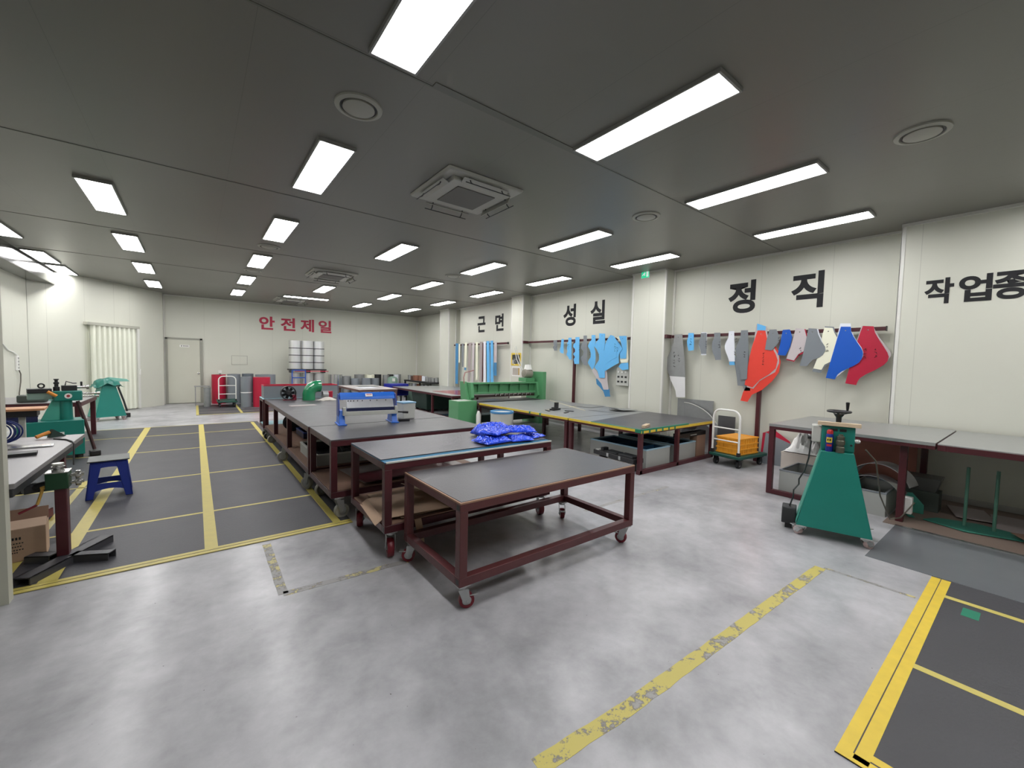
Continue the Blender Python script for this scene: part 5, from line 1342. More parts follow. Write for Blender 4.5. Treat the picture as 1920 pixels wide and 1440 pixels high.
# ---------------------------------------------------------------- teal machines on castered trapezoid stands
def stand_machine(name, label, loc, rz, covered=False):
    t = thing(name, label, 'machine', loc, rz)
    zb, zt = 0.1, 0.83
    w = MB()
    w.hexa([(-0.28, -0.2, zb), (0.28, -0.2, zb), (0.28, 0.22, zb), (-0.28, 0.22, zb)], [(-0.122, -0.12, zt), (0.122, -0.12, zt), (0.122, 0.14, zt), (-0.122, 0.14, zt)])
    w.build('stand', teal, t, 0.004)
    w = MB(); w.hexa([(-0.287, -0.19, zb + 0.02), (-0.28, -0.19, zb + 0.02), (-0.28, 0.2, zb + 0.02), (-0.287, 0.2, zb + 0.02)], [(-0.13, -0.11, zt - 0.02), (-0.123, -0.11, zt - 0.02), (-0.123, 0.13, zt - 0.02), (-0.13, 0.13, zt - 0.02)])
    w.build('side_cover', pale_teal, t)
    for sx_ in (-0.24, 0.24):
        for sy_ in (-0.16, 0.18):
            caster(t, sx_, sy_, zb, 0.038, mat('pale_pink_wheel', (196, 170, 166), 0.5), 0.8 if sx_ > 0 else 2.4)
    return t
pale_teal = teal_l
m1 = stand_machine('beading_machine', 'teal forming machine on a castered trapezoid stand before the grey bench', (4.84, 1.17, 0), -1.29)
MB().bx(-0.125, 0.125, -0.055, 0.14, 0.83, 1.07).build('gear_head', teal, m1, 0.01)
MB().bx(-0.06, -0.005, -0.059, -0.053, 1.02, 1.045).build('vent_slot', black, m1); MB().bx(0.01, 0.06, -0.059, -0.053, 1.02, 1.045).build('vent_slot', black, m1)
MB().bx(-0.2, -0.125, -0.05, 0.1, 0.9, 1.06).build('motor_box', light_g, m1, 0.01)
w = MB(); w.cyl((-0.2, 0.02, 0.93), (-0.23, 0.02, 0.93), 0.018, n=14); w.build('switch_knob', black, m1)
w = MB(); w.cyl((0.125, -0.02, 0.94), (0.16, -0.02, 0.94), 0.02, n=14); w.cyl((0.125, 0.04, 0.93), (0.17, 0.04, 0.93), 0.014, n=14); w.build('roller_shafts', steel, m1)
w = MB(); w.cyl((0.1, -0.054, 0.9), (0.1, -0.061, 0.9), 0.01, n=12); w.build('side_bolt', black, m1)
w = MB()
R0 = 0.085
w.tube([(R0 * math.cos(2 * PI * k / 28), R0 * math.sin(2 * PI * k / 28), 1.205) for k in range(28)], 0.011, 8, True)
w.lathe([(0.02, 1.07), (0.022, 1.15), (0.03, 1.16), (0.045, 1.185), (0.02, 1.2)], (0, 0, 0), 20)
for k in range(3):
    a = 2 * PI * k / 3 + 0.3
    w.cyl((0.03 * math.cos(a), 0.03 * math.sin(a), 1.185), (R0 * math.cos(a), R0 * math.sin(a), 1.204), 0.011, n=8)
hw = w.build('hand_wheel', black, m1)
w = MB(); w.lathe([(0.008, 0), (0.011, 0.02), (0.014, 0.06), (0.016, 0.08), (0.008, 0.085)], (0.062, 0.05, 1.21), 14); w.build('wheel_knob', black, hw)
w = MB(); w.hexa([(-0.1, -0.1, 0), (0.1, -0.1, 0), (0.1, 0.02, 0), (-0.1, 0.02, 0)], [(-0.085, -0.085, 0.14), (0.085, -0.085, 0.14), (0.085, 0.0, 0.14), (-0.085, 0.0, 0.14)])
o = MB().bx(-0.16, 0.16, -0.025, 0.025, 0, 0.036).build('wood_plank', wood, None, 0.003); o.location = (4.78, 1.15, 1.0702); o.rotation_euler = (0, 0, -1.34); tag(o, 'weathered wooden plank lying across the teal machine head', 'plank')
t = thing('spray_can', 'blue spray can with a yellow label and red cap on the teal machine', 'spray can', (4.735, 1.204, 0.8302), -1.29)
MB().lathe([(0.028, 0), (0.03, 0.004), (0.03, 0.15), (0.024, 0.165), (0.016, 0.17)], (0, 0, 0), 24).build('can_body', mat('can_blue', (20, 40, 130), 0.34, 0.2), t)
MB().lathe([(0.024, 0.166), (0.025, 0.19), (0.016, 0.205), (0.01, 0.206)], (0, 0, 0), 20).build('cap', mat('can_red', (176, 34, 40), 0.4), t)
w = MB()
def strip(w, z0, z1, a0, a1, r):
    n = 10
    vs = [(r * math.cos(a0 + (a1 - a0) * i / n), r * math.sin(a0 + (a1 - a0) * i / n), z) for z in (z0, z1) for i in range(n + 1)]
    w.add(vs, [(i, i + 1, n + 2 + i, n + 1 + i) for i in range(n)])
strip(w, 0.085, 0.135, -2.5, -0.9, 0.0306); w.build('yellow_label', yel2, t)
w = MB(); strip(w, 0.05, 0.07, -2.3, -1.0, 0.0306); w.build('red_label', mat('can_red', (176, 34, 40)), t)
w = MB(); strip(w, 0.102, 0.12, -2.2, -1.85, 0.031); strip(w, 0.102, 0.12, -1.65, -1.25, 0.031); w.build('label_print', ink, t)
t = thing('forming_roller', 'stack of dull grooved forming rollers beside the spray can', 'roller', (4.752, 1.125, 0.8302))
MB().lathe([(0.034, 0), (0.034, 0.05), (0.029, 0.055), (0.029, 0.07), (0.035, 0.075), (0.035, 0.11), (0.03, 0.115), (0.031, 0.15), (0.02, 0.155), (0.018, 0.17)], (0, 0, 0), 26).build('roller_body', mat('dull_tool_steel', (98, 98, 86), 0.4, 0.6, 0.2, 30), t)
t = thing('foot_pedal', 'black foot pedal box hanging on the side of the teal machine stand', 'pedal', (4.755, 1.505, 0.03), -1.29)
w = MB(); w.prism([(-0.07, 0.02), (0.06, 0.02), (0.075, 0.13), (0.03, 0.2), (-0.05, 0.18), (-0.08, 0.1)], (-0.06, 0, 0), (0, 1, 0), (0, 0, 1), (0.12, 0, 0)); w.build('pedal_housing', black_s, t, 0.008)
MB().bx(-0.03, 0.03, -0.05, 0.03, -0.03, 0.02).build('pedal_foot', black, t, 0.004)
w = MB(); w.tube([(4.745, 1.50, 0.22), (4.73, 1.47, 0.32), (4.70, 1.46, 0.40), (4.77, 1.44, 0.45), (4.73, 1.43, 0.51), (4.78, 1.40, 0.6), (4.80, 1.38, 0.72), (4.835, 1.376, 0.9)], 0.007, 8)
tag(w.build('pedal_cable', black), 'black tangled cable running up the side of the teal machine', 'cable')
w = MB(); w.tube([(4.95, 0.98, 0.86), (5.05, 0.92, 0.75), (5.2, 0.9, 0.4), (5.45, 0.86, 0.13), (5.7, 0.82, 0.1), (5.98, 0.76, 0.22)], 0.006, 8)
tag(w.build('power_cable', mat('grey_cable', (90, 86, 76), 0.5)), 'grey power cable drooping from the teal machine to the adapter', 'cable')

m2 = stand_machine('covered_machine', 'teal trapezoid machine draped with a green cover before the folding door', (-1.68, 13.62, 0), 0.48)
w = MB()
def drape(u, v):
    a, b = u * 2 - 1, v * 2 - 1
    z = 0.83 + 0.17 * max(0, 1 - (abs(a) ** 2 + abs(b) ** 2) * 0.9) + 0.05 * noise.noise((u * 4, v * 4, 9)) + 0.02
    if abs(a) > 0.8: z -= 0.05
    return (a * 0.26, b * 0.2, z)
w.grid(drape, 22, 18, 0.004)
w.build('cover_sheet', mat('green_tarpaulin', (20, 104, 92), 0.34, 0, 0.2, 10), m2, 0, True, 0.5)
MB().bx(-0.08, 0.08, -0.1, 0.1, 0.83, 0.94).build('gear_head', teal, m2, 0.008)
w = MB(); w.prism([(0.0, 0.0), (0.42, -0.01), (0.36, 0.05), (0.05, 0.1)], (0, -0.05, 0.93), (1, 0, 0), (0, 0, 1), (0, 0.12, 0)); w.build('cover_flap', mat('pale_green_film', (130, 186, 172), 0.34), m2, 0.004)
w = MB(); w.tube([(0.16, -0.13, 0.8), (0.25, -0.16, 0.45), (0.33, -0.1, 0.2)], 0.02, 8); w.build('pedal_rod', black_s, m2)
w = MB(); w.bx(0.3, 0.42, -0.05, 0.12, 0.03, 0.14); w.build('pedal', black, m2, 0.01)

# ---------------------------------------------------------------- left side: bench, post, stool, rotary machine
bn = thing('steel_bench', 'grey plate topped steel bench at the picture edge beside the blue stool', 'workbench', (-1.5, 5.0, 0), 0, None)
MB().bx(-0.62, 0.57, -1.0, 1.12, 0.715, 0.75).build('tabletop', mat('worn_plate', (136, 134, 136), 0.38, 0.4, 0.22, 8), bn, 0.003)
w = MB(); w.bx(0.51, 0.56, -1.0, 1.1, 0.66, 0.715); w.bx(-0.62, 0.51, 1.04, 1.1, 0.66, 0.715); w.build('top_frame', black_s, bn, 0.003)
for a, b in ((0.51, 0.46), (0.44, -0.95), (-0.55, 0.46), (0.40, 1.02)):
    MB().bx(a - 0.03, a + 0.03, b - 0.03, b + 0.03, 0, 0.66).build('leg', mar, bn, 0.003)
MB().bx(-0.52, 0.48, 0.02, 0.06, 0.45, 0.5).build('cross_rail', black_s, bn, 0.003)
w = MB()
random.seed(5)
o = tag(MB().bx(-0.2, 0.2, -0.06, 0.06, 0, 0.025).build('steel_offcut', black_s), 'dark green edged steel bar lying on the worn bench plate', 'steel bar'); o.location = (-1.25, 5.05, 0.7502); o.rotation_euler = (0, 0, 0.15)
o = tag(MB().bx(-0.13, 0.13, -0.06, 0.06, 0, 0.012).build('metal_ruler', shiny, None, 0.002), 'bright metal plate lying on the worn bench plate', 'metal plate'); o.location = (-1.16, 5.46, 0.7502); o.rotation_euler = (0, 0, 0.1)
w = MB()
for k in range(9):
    r0 = 0.075 + 0.03 * random.random(); tz = random.uniform(-0.25, 0.25); ty = random.uniform(-0.2, 0.2)
    off = Vector((random.uniform(-0.02, 0.02), random.uniform(-0.03, 0.03), 0))
    w.tube([off + Vector((r0 * math.cos(a), tz * r0 * math.cos(a) + ty * r0 * math.sin(a) + (k - 4) * 0.008, 0.116 + r0 * math.sin(a) * 0.95)) for a in [2 * PI * q / 26 for q in range(26)]], 0.006, 6, True)
o = w.build('cable_coil', mat('blue_cable', (26, 44, 110), 0.4)); o.location = (-1.40, 5.72, 0.7502); tag(o, 'tangled coil of blue cable standing on the worn bench plate', 'cable')
t = thing('chisel', 'orange handled tool with a dark blade lying on the bench', 'tool', (-1.18, 5.98, 0.7502), 0.7)
w = MB(); w.cyl((-0.07, 0, 0.02), (0.03, 0, 0.055), 0.017, n=12); w.build('handle', mat('orange_handle', (214, 138, 50), 0.5), t)
w = MB(); w.prism([(0.02, 0), (0.15, 0), (0.05, 0.08)], (0, -0.02, 0), (1, 0, 0), (0, 0, 1), (0, 0.04, 0)); w.build('blade', dgreen, t)
w = MB(); w.tube([(-1.1, 5.85, 0.756), (-1.0, 5.75, 0.757), (-0.94, 5.6, 0.759), (-0.918, 5.56, 0.74), (-0.915, 5.5, 0.55)], 0.007, 8)
tag(w.build('bench_cable', black), 'black cable hanging over the bench corner', 'cable')

# beading post with a heavy steel base
ps = thing('roll_former_post', 'maroon post on a crossed steel base carrying a small hand crank roll former', 'roll former', (-0.815, 4.5, 0), 0)
MB().bx(-0.033, 0.033, -0.04, 0.04, 0.06, 0.58).build('post', mar, ps, 0.005)
chan = mat('mill_scale_steel', (74, 74, 78), 0.42, 0.4, 0.2, 9)
w = MB()
def channel(w, p0, p1, wd=0.1, h=0.062):
    p0, p1 = Vector(p0), Vector(p1); d = (p1 - p0).normalized(); n = Vector((-d.y, d.x, 0)); L = (p1 - p0).length
    for (o_, a, b, c, e) in ((0, -wd / 2, wd / 2, h - 0.008, h), (0, -wd / 2, -wd / 2 + 0.008, 0, h), (0, wd / 2 - 0.008, wd / 2, 0, h)):
        w.prism([(a, c), (b, c), (b, e), (a, e)], p0, n, Vector((0, 0, 1)), d * L)
channel(w, (-0.14, -0.34, 0), (0.2, 0.27, 0))
w.build('base_channel', chan, ps)
w = MB(); channel(w, (0.05, -0.03, 0), (0.28, -0.14, 0), 0.085); w.build('base_channel', chan, ps)
w = MB(); channel(w, (-0.2, 0.12, 0), (-0.06, 0.04, 0), 0.085); w.build('base_channel', chan, ps)
MB().bx(-0.075, 0.045, -0.06, 0.06, 0.575, 0.70).build('housing', mat('machine_dark_green', (24, 62, 38), 0.4, 0, 0.1, 8), ps, 0.006)
MB().bx(-0.078, 0.048, -0.063, 0.063, 0.698, 0.706).build('top_plate', steel, ps, 0.002)
w = MB(); w.lathe([(0.035, 0), (0.035, 0.012), (0.026, 0.014), (0.026, 0.022), (0.038, 0.024), (0.038, 0.036), (0.028, 0.038), (0.028, 0.046), (0.034, 0.048), (0.032, 0.06), (0.01, 0.062)], (-0.015, 0, 0.706), 22); w.build('top_roller', steel, ps)
for z in (0.61, 0.665):
    w = MB(); w.lathe([(0.012, 0), (0.012, 0.03), (0.03, 0.032), (0.033, 0.045), (0.03, 0.058), (0.012, 0.06), (0.012, 0.075)], (0.045, 0.0, z), 20, 'X'); w.build('forming_wheel', steel, ps)
w = MB(); w.cyl((-0.07, -0.03, 0.60), (-0.10, -0.03, 0.59), 0.014, n=12); w.cyl((-0.09, -0.03, 0.59), (-0.115, -0.06, 0.48), 0.009, n=10); ck = w.build('crank_arm', mat('worn_yellow_paint', (176, 138, 60), 0.5, 0, 0.3, 20), ps)
w = MB(); w.cyl((-0.115, -0.06, 0.48), (-0.20, -0.09, 0.44), 0.008, n=10); w.build('crank_handle', red_wheel, ck)
w = MB(); w.cyl((-0.07, 0.02, 0.61), (-0.16, 0.05, 0.585), 0.03, 0.025, 14); w.box((-0.17, 0.06, 0.58), (0.08, 0.08, 0.06), 0.4); w.build('rear_drive', black_s, ps, 0.004)

# cardboard box and maroon channels under the bench
bxt = thing('cardboard_box', 'open cardboard box with black print behind the steel base', 'box', (-1.09, 4.76, 0.0062), 0.12)
MB().bx(-0.14, 0.14, -0.1, 0.12, 0, 0.25).build('carton_body', card, bxt, 0.003)
w = MB(); w.hexa([(-0.14, -0.1, 0.25), (0.14, -0.1, 0.25), (0.14, 0.0, 0.29), (-0.14, 0.0, 0.29)], [(-0.14, -0.1, 0.254), (0.14, -0.1, 0.254), (0.14, 0.0, 0.294), (-0.14, 0.0, 0.294)]); w.build('flap', mat('light_cardboard', (208, 180, 156), 0.75), bxt)
w = MB(); w.hexa([(-0.14, 0.118, 0.25), (0.14, 0.118, 0.25), (0.14, 0.15, 0.34), (-0.14, 0.15, 0.34)], [(-0.14, 0.122, 0.25), (0.14, 0.122, 0.25), (0.14, 0.154, 0.34), (-0.14, 0.154, 0.34)]); w.build('flap', card_d, bxt)
w = MB()
for i, (a, b, z) in enumerate(((-0.1, 0.02, 0.17), (-0.11, 0.03, 0.14), (-0.11, 0.02, 0.115), (-0.11, 0.03, 0.09), (-0.11, 0.0, 0.07))):
    n = 7 if i == 0 else 10
    for k in range(n):
        q = a + (b - a) * k / n
        w.bx(q, q + (b - a) / n * 0.6, -0.102, -0.0995, z, z + (0.02 if i == 0 else 0.008))
w.build('printed_lines', ink, bxt)
for i, (x0_, y0_, x1_, y1_, lab) in enumerate(((-1.5, 5.0, -1.16, 5.85, 'maroon steel channel nearest the cardboard box under the bench'), (-1.65, 5.0, -1.3, 5.85, 'middle maroon steel channel under the worn bench'), (-1.8, 5.0, -1.45, 5.85, 'maroon steel channel furthest under the worn bench'))):
    w = MB(); channel(w, (x0_, y0_, 0.0062), (x1_, y1_, 0.0062), 0.09, 0.08)
    tag(w.build('steel_channel', mat('dusty_maroon', (112, 66, 66), 0.5, 0, 0.15, 8)), lab, 'steel channel')

# blue stool with a grey board on it
st = thing('plastic_stool', 'blue plastic stool standing on the black floor mat', 'stool', (-0.79, 6.43, 0.0072), 0.1)
w = MB()
hb, ht, hh = 0.19, 0.15, 0.40
w.bx(-ht, ht, -ht, ht, hh - 0.02, hh)
w.build('seat', stool_b, st, 0.02)
for sx_ in (-1, 1):
    for sy_ in (-1, 1):
        lg = MB()
        for (dx, dy) in ((0.095, 0.012), (0.012, 0.095)):
            b0 = (sx_ * hb, sy_ * hb); t0 = (sx_ * ht, sy_ * ht)
            f_ = 0.55
            lo = [(b0[0], b0[1]), (b0[0] - sx_ * dx * f_ - sx_ * 0.008, b0[1]), (b0[0] - sx_ * dx * f_ - sx_ * 0.008, b0[1] - sy_ * dy * f_ - sy_ * 0.008), (b0[0], b0[1] - sy_ * dy * f_ - sy_ * 0.008)]
            hi = [(t0[0], t0[1]), (t0[0] - sx_ * dx, t0[1]), (t0[0] - sx_ * dx, t0[1] - sy_ * dy), (t0[0], t0[1] - sy_ * dy)]
            lg.hexa([(a, b, 0) for a, b in lo], [(a, b, hh - 0.02) for a, b in hi])
        lg.build('leg', stool_b, st, 0.003)
w = MB()
for k in range(4):
    R = Matrix.Rotation(k * PI / 2, 3, 'Z')
    q = 0.171
    n = 12
    # arched apron low between the legs and a rail under the seat
    for (zlo, zhi, arch) in ((0.10, 0.16, 0.05), (0.335, 0.385, 0.03)):
        hw_ = hb + (ht - hb) * (zlo / hh) - 0.005
        vs = []
        for i in range(n + 1):
            u = -1 + 2 * i / n
            z = zlo - arch * u * u * (1 if arch else 0) + (0.0)
            zt_ = zhi
            for yy in (-hw_, -hw_ + 0.01):
                sc = (hb + (ht - hb) * (z / hh)) / hw_ if hw_ else 1
                vs.append(R @ Vector((u * hw_, yy, max(0.04, z)))); vs.append(R @ Vector((u * hw_ * 0.97, yy + 0.008, zt_)))
        fs = []
        for i in range(n):
            a = i * 4; b = a + 4
            fs += [(a, b, b + 1, a + 1), (a + 2, a + 3, b + 3, b + 2), (a, a + 2, b + 2, b), (a + 1, b + 1, b + 3, a + 3)]
        fs += [(0, 1, 3, 2), (n * 4, n * 4 + 2, n * 4 + 3, n * 4 + 1)]
        w.add(vs, fs)
w.build('apron', stool_b, st, 0)
o = MB().bx(-0.17, 0.17, -0.17, 0.17, 0, 0.012).build('seat_board', mat('grey_green_pad', (96, 100, 100), 0.5, 0, 0.1, 6), None, 0.005); o.location = (-0.79, 6.43, 0.4074); o.rotation_euler = (0, 0, 0.1); tag(o, 'thin grey board lying on the blue stool', 'board')

# teal rotary machine
rm = thing('rotary_machine', 'large teal rotary machine with a column and shafts beyond the bench', 'machine', (-1.72, 9.0, 0), 0.25)
MB().bx(-0.33, 0.33, -0.2, 0.2, 0.06, 0.585).build('base_cabinet', teal, rm, 0.008)
MB().bx(-0.04, 0.12, -0.204, -0.199, 0.3, 0.42).build('rating_plate', white, rm)
w = MB()
for k in range(3):
    w.bx(-0.02, 0.1 - 0.02 * k, -0.2065, -0.203, 0.4 - 0.03 * k, 0.408 - 0.03 * k)
w.build('plate_print', ink, rm)
MB().bx(0.331, 0.334, -0.1, 0.03, 0.38, 0.5).build('side_label', white, rm)
w = MB(); w.lathe([(0.075, 0.585), (0.07, 0.88)], (0.16, 0, 0), 26); w.build('column', teal, rm)
w = MB(); w.prism([(-0.1, 0.585), (0.12, 0.585), (0.12, 0.88), (0.02, 0.88)], (0, -0.03, 0), (1, 0, 0), (0, 0, 1), (0, 0.06, 0)); w.build('column_rib', teal_l, rm, 0.004)
MB().bx(0.03, 0.33, -0.1, 0.1, 0.87, 1.02).build('gear_head', teal, rm, 0.014)
w = MB(); w.cyl((0.18, -0.1, 0.945), (0.18, -0.104, 0.945), 0.04, n=28); lbq = w.build('round_badge', white, rm)
w = MB(); w.cyl((0.18, -0.103, 0.945), (0.18, -0.107, 0.945), 0.019, n=20); w.build('badge_mark', mat('badge_red', (150, 40, 44), 0.5), lbq)
MB().bx(-0.22, 0.03, -0.07, 0.07, 0.90, 1.0).build('tail_housing', mat('grey_green_paint', (126, 150, 140), 0.45), rm, 0.008)
MB().bx(-0.22, 0.02, -0.09, 0.09, 1.0, 1.06).build('slide', black_s, rm, 0.006)
for i, (z, L, r_) in enumerate(((0.97, 0.2, 0.014), (0.925, 0.19, 0.014))):
    w = MB(); w.cyl((0.33, 0, z), (0.33 + L, 0, z), r_, n=14); w.cyl((0.33 + L - 0.03, 0, z), (0.33 + L, 0, z), r_ * 1.7, n=14); w.build('shaft', steel, rm)
w = MB(); w.bx(0.12, 0.28, -0.06, 0.06, 1.02, 1.1); w.build('tool_post', black_s, rm, 0.006)
w = MB(); w.cyl((0.28, 0, 1.07), (0.41, 0, 1.07), 0.022, n=16); w.cyl((0.38, 0, 1.07), (0.41, 0, 1.07), 0.036, n=18); w.build('spindle', steel, rm)
w = MB(); w.lathe([(0.035, 1.02), (0.035, 1.08), (0.022, 1.085), (0.022, 1.12), (0.03, 1.125), (0.03, 1.15), (0.018, 1.155), (0.018, 1.18), (0.028, 1.185), (0.028, 1.2)], (0.07, 0, 0), 20); w.build('screw_column', black_s, rm)
w = MB(); w.tube([(0.16, 0, 1.1), (0.17, 0, 1.16), (0.24, 0, 1.13), (0.28, 0, 1.13)], 0.008, 8); w.build('crank', black, rm)
w = MB(); w.lathe([(0.012, 0), (0.014, 0.06), (0.008, 0.065)], (0.33, 0, 1.09), 12); w.build('crank_knob', black, rm)
w = MB(); w.tube([(-0.08 + 0.03 * math.cos(a), 0, 1.1 + 0.03 * math.sin(a)) for a in [2 * PI * k / 16 for k in range(16)]], 0.01, 6, True); w.build('hand_wheel', black, rm)
w = MB(); w.cyl((-0.03, -0.13, 1.02), (0.06, -0.14, 0.95), 0.022, n=12); w.build('orange_grip', mat('orange_handle', (214, 138, 50)), rm)
w = MB(); w.tube([(0.28, -0.05, 0.86), (0.36, -0.08, 0.5), (0.44, -0.12, 0.1)], 0.022, 8); w.build('pedal_rod', mat('dark_maroon_rod', (60, 32, 32), 0.5), rm)
w = MB(); w.bx(0.38, 0.5, -0.22, -0.06, 0.01, 0.09); w.build('pedal', black, rm, 0.012)
for x_ in (-0.28, 0.28):
    for y_ in (-0.15, 0.15):
        w = MB(); w.cyl((x_, y_, 0), (x_, y_, 0.06), 0.035, n=16); w.build('foot', black_s, rm)
tb_ = thing('toolbox', 'dark blue toolbox sitting on the teal rotary machine base', 'toolbox', (-1.93, 8.9, 0.5852), 0.25)
MB().bx(-0.19, 0.1, -0.08, 0.08, 0, 0.07).build('box_body', navy, tb_, 0.006); MB().bx(-0.195, 0.105, -0.085, 0.085, 0.07, 0.1).build('lid', navy, tb_, 0.006)
# maroon bench behind it
frame_table('steel_bench', 'maroon framed bench behind the teal rotary machine', 'workbench', -2.9, -1.55, 10.0, 11.4, 0.76, 0.07, 0.0, mar,
    [(-1.6, 10.05), (-2.85, 10.05), (-1.6, 11.35), (-2.85, 11.35)], None, None, lambda t, X0, X1, Y0, Y1, zt, H, cx, cy: MB().bx(X0, X1, Y0, Y1, zt - .003, H).build('tabletop', mat('worn_plate', (136, 134, 136)), t, 0.002), None, ())
w = MB(); w.lathe([(0.22, 0), (0.2, 0.06), (0.13, 0.13), (0.05, 0.16), (0.0, 0.165)], (0, 0, 0), 28)
w2 = w.build('dome_cover', mat('pale_green_film', (130, 186, 172)), None); w2.location = (-1.85, 10.6, 0.7602); tag(w2, 'pale green dome cover on the maroon framed bench', 'cover')
o = MB().bx(-0.16, 0.16, -0.1, 0.1, 0, 0.12).build('grey_machine_part', mat('dark_green_grey', (70, 78, 72)), None, 0.02); o.location = (-2.15, 10.25, 0.7602); tag(o, 'dull green grey machine part on the maroon framed bench', 'machine part')
o = MB().lathe([(0.05, 0), (0.05, 0.12), (0.04, 0.13)], (0, 0, 0), 20).build('metal_can', steel); o.location = (-1.82, 10.15, 0.7602); tag(o, 'bright metal can on the maroon framed bench', 'can')
wt = thing('drill_stand', 'wood topped stand with a dark underside left of the teal rotary machine', 'stand', (-1.55, 7.1, 0), 0.1)
MB().bx(-0.22, 0.16, -0.15, 0.15, 0.93, 0.955).build('wood_top', mat('orange_wood', (206, 150, 110), 0.6, 0, 0.15, 10), wt, 0.003)
MB().bx(-0.22, 0.1, -0.12, 0.12, 0.86, 0.93).build('drawer', black_s, wt, 0.004)
MB().bx(-0.05, 0.0, -0.03, 0.03, 0, 0.86).build('post', light_g, wt, 0.004)
MB().bx(-0.2, 0.15, -0.2, 0.2, 0, 0.03).build('foot_plate', black_s, wt, 0.004)
# power strip on the left wall
pw = thing('power_strip', 'white multi socket power strip on the wall above the maroon framed bench', 'power strip', (XL, 13.19, 1.2))
MB().bx(0, 0.035, -0.06, 0.06, 0, 0.3).build('strip_body', white, pw, 0.006)
for k in range(4):
    MB().bx(0.033, 0.038, -0.035, 0.035, 0.03 + k * 0.066, 0.075 + k * 0.066).build('socket', mat('socket_grey', (150, 150, 146), 0.5), pw)
w = MB(); w.tube([(XL + 0.015, 12.3, 1.78), (XL + 0.015, 12.7, 1.62), (XL + 0.015, 13.0, 1.58), (XL + 0.02, 13.17, 1.52), (XL + 0.02, 13.19, 1.48)], 0.012, 8)
tag(w.build('feed_cable', white), 'white feed cable running along the wall to the power strip', 'cable')
w = MB(); w.tube([(XL + 0.03, 13.22, 1.2), (XL + 0.03, 13.32, 1.12), (XL + 0.03, 13.3, 0.95), (XL + 0.03, 13.18, 0.72), (XL + 0.03, 13.16, 0.3)], 0.01, 8)
tag(w.build('hanging_cable', mat('grey_cable', (90, 86, 76))), 'grey cable hanging down the wall from the power strip', 'cable')

# ---------------------------------------------------------------- far end: rolls, coils, drums
def roll(name, label, x, y, r, h, m, group=None, bands=0, z0=0.0, bm=None):
    t = thing(name, label, 'roll', (x, y, z0), random.random() * 6, group)
    MB().lathe([(r * 0.45, h * 0.0), (r, 0), (r, h), (r * 0.45, h), (r * 0.42, h - 0.04)], (0, 0, 0), 36).build('wound_sheet', m, t, 0)
    w = MB(); w.lathe([(r * 0.44, h - 0.004), (r * 0.44, h + 0.001), (r * 0.2, h + 0.001)], (0, 0, 0), 24); w.build('core', black_s, t)
    for k in range(bands):
        z = h * (k + 1) / (bands + 1) - 0.03
        MB().lathe([(r + 0.001, z), (r + 0.004, z), (r + 0.004, z + 0.025), (r + 0.001, z + 0.025)], (0, 0, 0), 36, 'Z', True).build('strap', bm or black_s, t)
    return t
Z0 = 0.0062
roll('sheet_roll', 'crimson roll half hidden behind the white trolley handle', 0.62, 16.98, 0.2, 0.97, red_p, 'upright rolls of coated sheet', 0, 0)
roll('sheet_roll', 'grey roll behind the trolley, next to the hidden crimson one', 1.03, 16.75, 0.19, 0.99, grey_p, 'upright rolls of coated sheet', 0, Z0)
roll('sheet_roll', 'grey roll with a white tape band round its middle', 1.27, 15.4, 0.15, 0.95, grey_p, 'upright rolls of coated sheet', 1, Z0, paper)
roll('sheet_roll', 'big crimson roll in front at the far end', 1.68, 15.35, 0.24, 0.94, red_p, 'upright rolls of coated sheet', 0, Z0)
roll('sheet_roll', 'wide grey roll behind the big crimson one', 1.9, 16.3, 0.3, 0.99, grey_p, 'upright rolls of coated sheet', 0, Z0)
roll('sheet_roll', 'grey roll between the taped roll and the wall', 1.43, 16.8, 0.17, 1.0, mat('slate_pvc_sheet', (100, 108, 116), 0.45), 'upright rolls of coated sheet', 0, Z0)
roll('sheet_roll', 'slim silver roll standing left of the trolley', 0.28, 15.9, 0.09, 0.6, galv_d, 'upright rolls of coated sheet', 0, Z0)
t = thing('side_table', 'small grey metal table between the door and the trolley', 'table', (0.16, 16.5, 0))
MB().bx(-0.2, 0.2, -0.15, 0.15, 0.6, 0.62).build('tabletop', galv_d, t, 0.002)
for a in (-0.17, 0.17):
    for b in (-0.12, 0.12):
        MB().bx(a - 0.012, a + 0.012, b - 0.012, b + 0.012, 0, 0.6).build('leg', galv_d, t)
pil = 'strapped silver drums at the far end'
for i, (x, y) in enumerate(((2.81, 16.3), (3.2, 16.24), (3.59, 16.3))):
    roll('silver_roll', ('top silver roll above the blue frame', 'top silver roll in the middle of three', 'top silver roll closest to the row of coils')[i], x, y, 0.19, 1.0, roll_s, pil, 3, 1.2)
    roll('silver_roll', ('lower silver roll behind the blue frame', 'lower silver roll in the middle under the pallet', 'lower silver roll under the pallet next to the coils')[i], x, y, 0.185, 1.055, mat('wrapped_aluminium', (206, 206, 204), 0.36, 0.75, 0.12, 10, 0.1, 20), pil, 1, 0)
t = thing('pallet', 'dark pallet between the upper and lower silver rolls', 'pallet', (3.2, 16.27, 1.0602))
for k in range(5):
    MB().bx(-0.6, 0.6, -0.25 + k * 0.11, -0.17 + k * 0.11, 0.09, 0.135).build('deck_board', black_s, t)
for k in (-0.55, 0, 0.5):
    MB().bx(k, k + 0.06, -0.25, 0.27, 0.0, 0.09).build('runner', black_s, t)
MB().bx(-0.45, 0.66, -0.275, -0.25, 0.05, 0.075).build('red_strap', red_p, t)
t = thing('hand_truck', 'blue tube frame hand truck leaning before the silver rolls', 'hand truck', (2.86, 15.92, 0))
w = MB()
for x in (-0.22, 0.2):
    w.bx(x, x + 0.035, 0, 0.035, 0.02, 1.17)
